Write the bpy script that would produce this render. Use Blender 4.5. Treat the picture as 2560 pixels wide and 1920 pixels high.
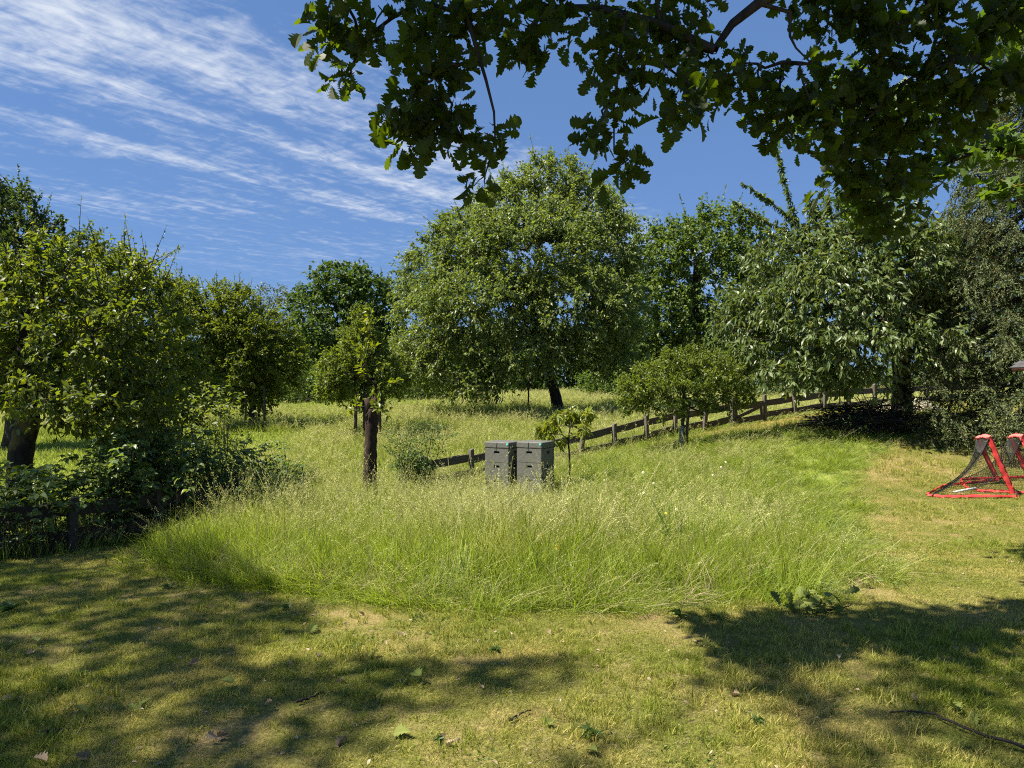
import bpy, bmesh, math
import numpy as np
from mathutils import Matrix, Vector

for o in list(bpy.data.objects):
    bpy.data.objects.remove(o)
scn = bpy.context.scene
COL = scn.collection
F, H = 1775.0, 1.65            # focal length in photo pixels, eye height in metres

# ------------------------------------------------------------------ camera
cd = bpy.data.cameras.new('camera')
cd.sensor_width = 36.0
cd.lens = 36.0 * F / 2560.0
cd.clip_start = 0.05
cd.clip_end = 2000
cam = bpy.data.objects.new('camera', cd)
cam.location = (0, 0, H)
cam.rotation_euler = (math.radians(90), 0, 0)
COL.objects.link(cam)
scn.camera = cam

# ------------------------------------------------------------------ light, sky, exposure
SUN_EL = math.radians(56)
SUN_AZ = (-0.97, -0.24)                     # towards the sun, in the ground plane
_n = math.hypot(*SUN_AZ)
SUN = np.array([SUN_AZ[0] / _n * math.cos(SUN_EL), SUN_AZ[1] / _n * math.cos(SUN_EL), math.sin(SUN_EL)])
sl = bpy.data.lights.new('sun', 'SUN')
sl.energy = 5.0
sl.angle = math.radians(0.53)
sl.color = (1.0, 0.93, 0.80)
so = bpy.data.objects.new('sun', sl)
so.rotation_euler = Vector(SUN).to_track_quat('Z', 'Y').to_euler()
so.location = (-20, -5, 30)
COL.objects.link(so)

world = bpy.data.worlds.new('World')
scn.world = world
world.use_nodes = True
wn = world.node_tree
wn.nodes.clear()


def N(tree, typ, **kw):
    n = tree.nodes.new(typ)
    for k, v in kw.items():
        if k == 'ins':
            for a, b in v.items():
                n.inputs[a].default_value = b
        else:
            setattr(n, k, v)
    return n


def math_node(tree, op, a, b=None, c=None, clamp=False):
    n = tree.nodes.new('ShaderNodeMath')
    n.operation = op
    n.use_clamp = clamp
    for i, x in enumerate((a, b, c)):
        if x is None:
            continue
        if isinstance(x, (int, float)):
            n.inputs[i].default_value = x
        else:
            tree.links.new(x, n.inputs[i])
    return n.outputs[0]


def build_sky():
    L = wn.links.new
    out = N(wn, 'ShaderNodeOutputWorld')
    bg = N(wn, 'ShaderNodeBackground')
    bg.inputs['Strength'].default_value = 0.05
    sky = N(wn, 'ShaderNodeTexSky')
    sky.sky_type = 'NISHITA'
    sky.sun_disc = False
    sky.sun_elevation = SUN_EL
    sky.sun_rotation = math.atan2(SUN[0], SUN[1])
    sky.altitude = 200
    sky.air_density = 0.95
    sky.dust_density = 0.15
    sky.ozone_density = 3.0
    tint = N(wn, 'ShaderNodeMixRGB', blend_type='MULTIPLY')
    tint.inputs[0].default_value = 1.0
    tint.inputs[2].default_value = (0.62, 0.78, 1.08, 1)
    L(sky.outputs[0], tint.inputs[1])
    # high thin cloud: a flat layer seen in perspective, streaks all one way
    tc = N(wn, 'ShaderNodeTexCoord')
    sep = N(wn, 'ShaderNodeSeparateXYZ')
    L(tc.outputs['Generated'], sep.inputs[0])
    z = math_node(wn, 'MAXIMUM', sep.outputs[2], 0.02)
    px = math_node(wn, 'DIVIDE', sep.outputs[0], z)
    py = math_node(wn, 'DIVIDE', sep.outputs[1], z)
    u = math_node(wn, 'ADD', math_node(wn, 'MULTIPLY', px, 0.58), math_node(wn, 'MULTIPLY', py, 0.81))
    v = math_node(wn, 'ADD', math_node(wn, 'MULTIPLY', px, 0.81), math_node(wn, 'MULTIPLY', py, -0.58))

    def noise(su, sv, off, detail, rough, dist=0.0):
        c = N(wn, 'ShaderNodeCombineXYZ')
        L(math_node(wn, 'MULTIPLY', u, su), c.inputs[0])
        L(math_node(wn, 'MULTIPLY', v, sv), c.inputs[1])
        c.inputs[2].default_value = off
        t = N(wn, 'ShaderNodeTexNoise')
        t.inputs['Scale'].default_value = 1.0
        t.inputs['Detail'].default_value = detail
        t.inputs['Roughness'].default_value = rough
        t.inputs['Distortion'].default_value = dist
        L(c.outputs[0], t.inputs['Vector'])
        return t.outputs[0]
    big = noise(0.8, 1.5, 3.7, 3, 0.5, 0.3)
    streak = noise(0.9, 3.6, 11.0, 10, 0.66, 0.4)
    fine = noise(8.0, 13.0, 4.2, 8, 0.64, 0.45)
    ripple = noise(24.0, 7.0, 8.1, 4, 0.55, 0.3)

    def band(c, w):
        a = math_node(wn, 'DIVIDE', math_node(wn, 'SUBTRACT', v, c), w)
        return math_node(wn, 'EXPONENT', math_node(wn, 'MULTIPLY', math_node(wn, 'MULTIPLY', a, a), -1.0))
    s = math_node(wn, 'MULTIPLY', streak, 0.56)
    s = math_node(wn, 'ADD', s, math_node(wn, 'MULTIPLY', fine, 0.60))
    s = math_node(wn, 'ADD', s, math_node(wn, 'MULTIPLY', big, 0.36))
    s = math_node(wn, 'ADD', s, math_node(wn, 'MULTIPLY', ripple, 0.20))
    s = math_node(wn, 'ADD', s, math_node(wn, 'MULTIPLY', band(-2.02, 0.32), 0.17))
    s = math_node(wn, 'ADD', s, math_node(wn, 'MULTIPLY', band(-2.50, 0.12), 0.17))
    s = math_node(wn, 'ADD', s, math_node(wn, 'MULTIPLY', band(-3.05, 0.10), 0.10))
    clear = N(wn, 'ShaderNodeMapRange')
    clear.interpolation_type = 'SMOOTHSTEP'
    clear.inputs['From Min'].default_value = -1.95
    clear.inputs['From Max'].default_value = -1.25
    clear.inputs['To Max'].default_value = 0.22
    L(v, clear.inputs['Value'])
    s = math_node(wn, 'SUBTRACT', s, clear.outputs[0])
    mr = N(wn, 'ShaderNodeMapRange')
    mr.interpolation_type = 'SMOOTHSTEP'
    mr.inputs['From Min'].default_value = 0.83
    mr.inputs['From Max'].default_value = 1.33
    mr.inputs['To Max'].default_value = 0.92
    L(s, mr.inputs['Value'])
    fade = N(wn, 'ShaderNodeMapRange')
    fade.inputs['From Min'].default_value = 0.06
    fade.inputs['From Max'].default_value = 0.22
    L(sep.outputs[2], fade.inputs['Value'])
    a = math_node(wn, 'MULTIPLY', mr.outputs[0], fade.outputs[0])
    mix = N(wn, 'ShaderNodeMixRGB')
    mix.inputs[2].default_value = (6.5, 6.9, 7.5, 1)
    L(a, mix.inputs[0])
    gm = N(wn, 'ShaderNodeGamma')
    gm.inputs[1].default_value = 0.38
    L(tint.outputs[0], gm.inputs[0])
    sc2 = N(wn, 'ShaderNodeMixRGB', blend_type='MULTIPLY')
    sc2.inputs[0].default_value = 1.0
    sc2.inputs[2].default_value = (1.187, 1.73, 2.60, 1)
    L(gm.outputs[0], sc2.inputs[1])
    L(sc2.outputs[0], mix.inputs[1])
    L(mix.outputs[0], bg.inputs[0])
    L(bg.outputs[0], out.inputs[0])


build_sky()
vs = scn.view_settings
vs.view_transform = 'Standard'
vs.look = 'None'
vs.gamma = 1.0
vs.exposure = 1.38
vs.use_curve_mapping = False
cy = scn.cycles
cy.max_bounces = 5
cy.diffuse_bounces = 2
cy.glossy_bounces = 2
cy.transmission_bounces = 3
cy.transparent_max_bounces = 6
cy.sample_clamp_indirect = 6.0
cy.use_denoising = False
cy.use_adaptive_sampling = True
cy.adaptive_threshold = 0.02
cy.filter_width = 1.1

# ------------------------------------------------------------------ helpers


def px2w(px, py, d):
    return np.array([(px - 1280.0) * d / F, d, H - (py - 960.0) * d / F])


def unit(a):
    return a / np.maximum(np.linalg.norm(a, axis=-1, keepdims=True), 1e-9)


# terrain: thin-plate surface through levels read off the photograph
_cp = []
for x in (-12, -6, 0, 6, 12):
    for y in (-20, -6, 1, 4):
        _cp.append((x, y, 0.0))
_cp += [(-9, 7, -.2), (-5.6, 7.5, -.21), (-3, 7, -.08), (0, 6, -.02), (3, 6, 0.0), (-4, 9.5, -.25), (-1.6, 12.5, -.28), (-.8, 13.5, -.25),
        (0.3, 11.5, -.25), (1.4, 15, 0.0), (2.2, 15.5, .15), (3.0, 16, .30), (5.3, 17, .59), (6.2, 17.5, .71),
        (10, 19.5, .98), (12, 20.5, 1.07), (14, 21.5, 1.08), (6.5, 9.6, .03), (9, 9, .06), (6, 10, .04), (7, 10, .06), (7.4, 10.9, .10), (8.2, 11.2, .14), (8.2, 15, .90), (3.4, 14, .38),
        (6.3, 13.5, .66), (1.5, 24, .57), (-8, 22, .28), (-4, 17, .15), (-9, 13, -.1), (-14, 44, .55), (0, 44, .85),
        (10, 30, 1.1), (20, 20, 1.2), (20, 8, .3), (-20, 20, .1), (-25, 44, .4), (25, 44, 1.3), (-60, 90, .6), (60, 90, 1.3),
        (0, 90, .9), (-60, 10, 0), (60, 10, 1.0), (-60, -20, 0), (60, -20, .3), (0, 150, .9)]
_cp = np.array(_cp, float)


def _tps(r2):
    return np.where(r2 > 1e-9, r2 * np.log(np.maximum(r2, 1e-9)), 0.0)


_K = _tps(((_cp[:, None, :2] - _cp[None, :, :2]) ** 2).sum(-1)) + np.eye(len(_cp)) * 6.0
_P = np.c_[np.ones(len(_cp)), _cp[:, :2]]
_A = np.block([[_K, _P], [_P.T, np.zeros((3, 3))]])
_w = np.linalg.solve(_A, np.r_[_cp[:, 2], 0, 0, 0])


def ground(x, y):
    x = np.clip(np.asarray(x, float), -60, 60)
    y = np.clip(np.asarray(y, float), -20, 150)
    sh = x.shape
    x, y = x.ravel(), y.ravel()
    out = np.empty(len(x))
    for i in range(0, len(x), 20000):
        a, b = x[i:i + 20000], y[i:i + 20000]
        r2 = (a[:, None] - _cp[None, :, 0]) ** 2 + (b[:, None] - _cp[None, :, 1]) ** 2
        out[i:i + 20000] = _tps(r2) @ _w[:-3] + _w[-3] + _w[-2] * a + _w[-1] * b
        out[i:i + 20000] += 0.012 * np.sin(a * 2.1 + 1.3 * np.sin(b * 1.7)) * np.cos(b * 2.6 + a * .7)
    return out.reshape(sh)


def gz(x, y):
    return float(ground(np.array([x]), np.array([y]))[0])


def in_poly(x, y, poly):
    x, y = np.asarray(x), np.asarray(y)
    c = np.zeros(x.shape, bool)
    n = len(poly)
    for i in range(n):
        x0, y0 = poly[i]
        x1, y1 = poly[(i + 1) % n]
        if y0 == y1:
            continue
        t = ((y0 > y) != (y1 > y)) & (x < (x1 - x0) * (y - y0) / (y1 - y0) + x0)
        c ^= t
    return c


def mk_mesh(name, V, faces, mats, attrs=None, mat_idx=None, smooth=False):
    """faces: (M,3) or (M,4) array, or list of such arrays"""
    if not isinstance(faces, (list, tuple)):
        faces = [faces]
    faces = [np.asarray(f, np.int32) for f in faces if len(f)]
    me = bpy.data.meshes.new(name)
    me.vertices.add(len(V))
    me.vertices.foreach_set('co', np.asarray(V, np.float32).ravel())
    loops = np.concatenate([f.ravel() for f in faces])
    sizes = np.concatenate([np.full(len(f), f.shape[1], np.int32) for f in faces])
    starts = np.r_[0, np.cumsum(sizes)[:-1]].astype(np.int32)
    me.loops.add(len(loops))
    me.loops.foreach_set('vertex_index', loops)
    me.polygons.add(len(sizes))
    me.polygons.foreach_set('loop_start', starts)
    me.polygons.foreach_set('loop_total', sizes)
    if mat_idx is not None:
        me.polygons.foreach_set('material_index', np.asarray(mat_idx, np.int32))
    me.polygons.foreach_set('use_smooth', np.full(len(sizes), smooth))
    if attrs:
        for k, a in attrs.items():
            at = me.attributes.new(k, 'FLOAT', 'POINT')
            at.data.foreach_set('value', np.asarray(a, np.float32))
    for m in (mats if isinstance(mats, (list, tuple)) else [mats]):
        me.materials.append(m)
    me.update(calc_edges=True)
    return me


def link(name, data, parent=None, label=None, cat=None, group=None, kind=None, loc=None, matrix=None):
    o = bpy.data.objects.new(name, data)
    COL.objects.link(o)
    if parent is not None:
        o.parent = parent
    if matrix is not None:
        o.matrix_basis = matrix
    if loc is not None:
        o.location = loc
    if label:
        o['label'] = label
    if cat:
        o['category'] = cat
    if group:
        o['group'] = group
    if kind:
        o['kind'] = kind
    return o


def thing(name, label, cat, group=None, loc=(0, 0, 0)):
    return link(name, None, None, label, cat, group, loc=tuple(float(c) for c in loc))


class MB:
    """collects pieces of one mesh"""

    def __init__(self):
        self.V, self.F, self.n = [], [], 0

    def add(self, V, Fs):
        V = np.asarray(V, float)
        self.V.append(V)
        for f in (Fs if isinstance(Fs, list) else [Fs]):
            self.F.append(np.asarray(f, int) + self.n)
        self.n += len(V)

    def box(self, c, size, rot=None):
        s = np.array([[-1, -1, -1], [1, -1, -1], [1, 1, -1], [-1, 1, -1], [-1, -1, 1], [1, -1, 1], [1, 1, 1], [-1, 1, 1]]) * .5
        v = s * np.array(size)
        if rot is not None:
            v = v @ np.array(rot).T
        self.add(v + np.array(c), np.array([[0, 3, 2, 1], [4, 5, 6, 7], [0, 1, 5, 4], [1, 2, 6, 5], [2, 3, 7, 6], [3, 0, 4, 7]]))

    def tube(self, pts, rad, sides=8, cap=True, wob=0, rng=None):
        pts = np.asarray(pts, float)
        rad = np.broadcast_to(np.asarray(rad, float), (len(pts),))
        t = unit(np.gradient(pts, axis=0))
        ref = np.array([0, 0, 1.0]) if abs(t[0][2]) < .9 else np.array([1.0, 0, 0])
        a = unit(np.cross(t, ref))
        b = np.cross(t, a)
        th = np.linspace(0, 2 * np.pi, sides, endpoint=False)
        R = rad[:, None] * np.ones((1, sides))
        if wob and rng is not None:
            lob = 1 + wob * np.cos(3 * th + rng.uniform(0, 6))[None, :] * .6
            R = R * lob * (1 + wob * rng.normal(size=R.shape) * .5)
        V = pts[:, None, :] + R[:, :, None] * (np.cos(th)[None, :, None] * a[:, None, :] + np.sin(th)[None, :, None] * b[:, None, :])
        V = V.reshape(-1, 3)
        n = len(pts)
        i = np.arange(n - 1)[:, None] * sides
        j = np.arange(sides)[None, :]
        k = (j + 1) % sides
        q = np.stack([i + j, i + k, i + sides + k, i + sides + j], -1).reshape(-1, 4)
        fs = [q]
        if cap:
            c0, c1 = len(V), len(V) + 1
            V = np.r_[V, pts[:1], pts[-1:]]
            jj = np.arange(sides)
            kk = (jj + 1) % sides
            fs.append(np.stack([np.full(sides, c0), kk, jj], -1))
            o = (n - 1) * sides
            fs.append(np.stack([np.full(sides, c1), o + jj, o + kk], -1))
        self.add(V, fs)

    def mesh(self, name, mats, smooth=False, attrs=None):
        tris = [f for f in self.F if f.shape[1] == 3]
        quads = [f for f in self.F if f.shape[1] == 4]
        fl = []
        if quads:
            fl.append(np.concatenate(quads))
        if tris:
            fl.append(np.concatenate(tris))
        return mk_mesh(name, np.concatenate(self.V), fl, mats, attrs, smooth=smooth)


def edge_tubes(P0, P1, R0, R1, sides):
    t = unit(P1 - P0)
    ref = np.where(np.abs(t[:, 2:3]) < .9, np.array([[0, 0, 1.0]]), np.array([[1.0, 0, 0]]))
    a = unit(np.cross(t, ref))
    b = np.cross(t, a)
    th = np.linspace(0, 2 * np.pi, sides, endpoint=False)
    c, s = np.cos(th)[None, :, None], np.sin(th)[None, :, None]
    ring = c * a[:, None, :] + s * b[:, None, :]
    A = P0[:, None, :] + R0[:, None, None] * ring
    B = P1[:, None, :] + R1[:, None, None] * ring
    V = np.concatenate([A, B], 1).reshape(-1, 3)
    i = np.arange(len(P0))[:, None] * (2 * sides)
    j = np.arange(sides)[None, :]
    k = (j + 1) % sides
    q = np.stack([i + j, i + k, i + sides + k, i + sides + j], -1).reshape(-1, 4)
    return V, q


# ------------------------------------------------------------------ materials
def new_mat(name):
    m = bpy.data.materials.new(name)
    m.use_nodes = True
    t = m.node_tree
    t.nodes.clear()
    out = t.nodes.new('ShaderNodeOutputMaterial')
    return m, t, out


def ramp(t, fac, stops, interp='LINEAR'):
    r = t.nodes.new('ShaderNodeValToRGB')
    r.color_ramp.interpolation = interp
    e = r.color_ramp.elements
    while len(e) < len(stops):
        e.new(0.5)
    for i, (p, c) in enumerate(stops):
        e[i].position = p
        e[i].color = tuple(c) + (1,)
    if fac is not None:
        t.links.new(fac, r.inputs[0])
    return r.outputs[0]


def leaf_mat(name, cols, transl=0.4, rough=0.45, tcol=(1.5, 1.6, 0.5), spec=0.5):
    """cols: colour stops over the per-leaf random value"""
    m, t, out = new_mat(name)
    L = t.links.new
    at = N(t, 'ShaderNodeAttribute', attribute_name='rnd')
    oi = N(t, 'ShaderNodeObjectInfo')
    fac = math_node(t, 'FRACT', math_node(t, 'ADD', at.outputs['Fac'], oi.outputs['Random']))
    col = ramp(t, fac, [(i / (len(cols) - 1), c) for i, c in enumerate(cols)])
    bs = N(t, 'ShaderNodeBsdfPrincipled')
    bs.inputs['Roughness'].default_value = rough
    bs.inputs['Specular IOR Level'].default_value = spec
    L(col, bs.inputs['Base Color'])
    tm = N(t, 'ShaderNodeMixRGB', blend_type='MULTIPLY')
    tm.inputs[0].default_value = 1
    tm.inputs[2].default_value = tuple(tcol) + (1,)
    L(col, tm.inputs[1])
    tr = N(t, 'ShaderNodeBsdfTranslucent')
    L(tm.outputs[0], tr.inputs[0])
    mx = N(t, 'ShaderNodeMixShader')
    mx.inputs[0].default_value = transl
    L(bs.outputs[0], mx.inputs[1])
    L(tr.outputs[0], mx.inputs[2])
    L(mx.outputs[0], out.inputs[0])
    return m


def bark_mat(name, c0, c1, scale=14.0, moss=None, stretch=0.25):
    m, t, out = new_mat(name)
    L = t.links.new
    tc = N(t, 'ShaderNodeTexCoord')
    mp = N(t, 'ShaderNodeMapping')
    mp.inputs['Scale'].default_value = (1, 1, stretch)
    L(tc.outputs['Object'], mp.inputs[0])
    nz = N(t, 'ShaderNodeTexNoise')
    nz.inputs['Scale'].default_value = scale
    nz.inputs['Detail'].default_value = 7
    nz.inputs['Roughness'].default_value = .7
    L(mp.outputs[0], nz.inputs['Vector'])
    col = ramp(t, nz.outputs[0], [(.3, c0), (.7, c1)])
    if moss:
        n2 = N(t, 'ShaderNodeTexNoise')
        n2.inputs['Scale'].default_value = 4
        n2.inputs['Detail'].default_value = 5
        L(tc.outputs['Object'], n2.inputs['Vector'])
        f = ramp(t, n2.outputs[0], [(.52, (0, 0, 0)), (.62, (1, 1, 1))])
        mx = N(t, 'ShaderNodeMixRGB')
        L(f, mx.inputs[0])
        L(col, mx.inputs[1])
        mx.inputs[2].default_value = tuple(moss) + (1,)
        col = mx.outputs[0]
    bs = N(t, 'ShaderNodeBsdfPrincipled')
    bs.inputs['Roughness'].default_value = .9
    bs.inputs['Specular IOR Level'].default_value = .2
    L(col, bs.inputs['Base Color'])
    bp = N(t, 'ShaderNodeBump')
    bp.inputs['Strength'].default_value = .8
    bp.inputs['Distance'].default_value = .02
    L(nz.outputs[0], bp.inputs['Height'])
    L(bp.outputs[0], bs.inputs['Normal'])
    L(bs.outputs[0], out.inputs[0])
    return m


def plain_mat(name, c0, c1=None, scale=6.0, rough=.6, bump=0.0, stretch=(1, 1, 1), spec=.4):
    m, t, out = new_mat(name)
    L = t.links.new
    bs = N(t, 'ShaderNodeBsdfPrincipled')
    bs.inputs['Roughness'].default_value = rough
    bs.inputs['Specular IOR Level'].default_value = spec
    c1 = c1 or c0
    tc = N(t, 'ShaderNodeTexCoord')
    mp = N(t, 'ShaderNodeMapping')
    mp.inputs['Scale'].default_value = stretch
    L(tc.outputs['Object'], mp.inputs[0])
    nz = N(t, 'ShaderNodeTexNoise')
    nz.inputs['Scale'].default_value = scale
    nz.inputs['Detail'].default_value = 6
    nz.inputs['Roughness'].default_value = .65
    L(mp.outputs[0], nz.inputs['Vector'])
    L(ramp(t, nz.outputs[0], [(.32, c0), (.68, c1)]), bs.inputs['Base Color'])
    if bump:
        bp = N(t, 'ShaderNodeBump')
        bp.inputs['Strength'].default_value = bump
        bp.inputs['Distance'].default_value = .01
        L(nz.outputs[0], bp.inputs['Height'])
        L(bp.outputs[0], bs.inputs['Normal'])
    L(bs.outputs[0], out.inputs[0])
    return m


def blade_mat(name, low, high, dry, dry_amt, nscale=.5, transl=.45, rough=.5):
    """grass: colour low->high along the blade ('h'), patches of dry colour over the ground (world noise)"""
    m, t, out = new_mat(name)
    L = t.links.new
    ah = N(t, 'ShaderNodeAttribute', attribute_name='h')
    ar = N(t, 'ShaderNodeAttribute', attribute_name='rnd')
    oi = N(t, 'ShaderNodeObjectInfo')
    geo = N(t, 'ShaderNodeNewGeometry')
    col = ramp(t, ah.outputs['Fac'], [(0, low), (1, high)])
    nz = N(t, 'ShaderNodeTexNoise')
    nz.inputs['Scale'].default_value = nscale
    nz.inputs['Detail'].default_value = 5
    nz.inputs['Roughness'].default_value = .62
    L(geo.outputs['Position'], nz.inputs['Vector'])
    r1 = math_node(t, 'FRACT', math_node(t, 'ADD', ar.outputs['Fac'], oi.outputs['Random']))
    f = math_node(t, 'ADD', math_node(t, 'MULTIPLY', math_node(t, 'SUBTRACT', nz.outputs[0], .5), 3.2),
                  math_node(t, 'ADD', math_node(t, 'MULTIPLY', math_node(t, 'SUBTRACT', r1, .5), .9), dry_amt))
    f = math_node(t, 'MAXIMUM', math_node(t, 'MINIMUM', f, 1.0), 0.0)
    mx = N(t, 'ShaderNodeMixRGB')
    L(f, mx.inputs[0])
    L(col, mx.inputs[1])
    mx.inputs[2].default_value = tuple(dry) + (1,)
    val = N(t, 'ShaderNodeHueSaturation')
    L(math_node(t, 'ADD', math_node(t, 'MULTIPLY', r1, .9), .55), val.inputs['Value'])
    L(mx.outputs[0], val.inputs['Color'])
    bs = N(t, 'ShaderNodeBsdfPrincipled')
    bs.inputs['Roughness'].default_value = rough
    bs.inputs['Specular IOR Level'].default_value = .35
    L(val.outputs[0], bs.inputs['Base Color'])
    tr = N(t, 'ShaderNodeBsdfTranslucent')
    tm = N(t, 'ShaderNodeMixRGB', blend_type='MULTIPLY')
    tm.inputs[0].default_value = 1
    tm.inputs[2].default_value = (1.35, 1.4, .7, 1)
    L(val.outputs[0], tm.inputs[1])
    L(tm.outputs[0], tr.inputs[0])
    mxs = N(t, 'ShaderNodeMixShader')
    mxs.inputs[0].default_value = transl
    L(bs.outputs[0], mxs.inputs[1])
    L(tr.outputs[0], mxs.inputs[2])
    L(mxs.outputs[0], out.inputs[0])
    return m


def ground_mat():
    m, t, out = new_mat('ground_soil_and_turf')
    L = t.links.new
    geo = N(t, 'ShaderNodeNewGeometry')
    at = N(t, 'ShaderNodeAttribute', attribute_name='mown')

    def nz(s, d):
        n = N(t, 'ShaderNodeTexNoise')
        n.inputs['Scale'].default_value = s
        n.inputs['Detail'].default_value = d
        n.inputs['Roughness'].default_value = .65
        L(geo.outputs['Position'], n.inputs['Vector'])
        return n.outputs[0]
    lawn = ramp(t, nz(1.1, 6), [(.3, (.095, .115, .02)), (.5, (.17, .16, .04)), (.66, (.31, .23, .10))])
    lawn2 = ramp(t, nz(60, 4), [(.3, (.35, .35, .35)), (.7, (1.15, 1.15, 1.15))])
    mu = N(t, 'ShaderNodeMixRGB', blend_type='MULTIPLY')
    mu.inputs[0].default_value = 1
    L(lawn, mu.inputs[1])
    L(lawn2, mu.inputs[2])
    mead = ramp(t, nz(.35, 8), [(.3, (.13, .17, .025)), (.55, (.20, .24, .05)), (.75, (.26, .28, .07))])
    mead2 = ramp(t, nz(9, 5), [(.3, (.5, .5, .5)), (.7, (1.15, 1.15, 1.15))])
    m2 = N(t, 'ShaderNodeMixRGB', blend_type='MULTIPLY')
    m2.inputs[0].default_value = 1
    L(mead, m2.inputs[1])
    L(mead2, m2.inputs[2])
    mx = N(t, 'ShaderNodeMixRGB')
    L(at.outputs['Fac'], mx.inputs[0])
    L(m2.outputs[0], mx.inputs[1])
    L(mu.outputs[0], mx.inputs[2])
    bs = N(t, 'ShaderNodeBsdfPrincipled')
    bs.inputs['Roughness'].default_value = .95
    bs.inputs['Specular IOR Level'].default_value = .1
    L(mx.outputs[0], bs.inputs['Base Color'])
    bp = N(t, 'ShaderNodeBump')
    bp.inputs['Strength'].default_value = .6
    bp.inputs['Distance'].default_value = .02
    L(nz(45, 5), bp.inputs['Height'])
    L(bp.outputs[0], bs.inputs['Normal'])
    L(bs.outputs[0], out.inputs[0])
    return m


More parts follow.
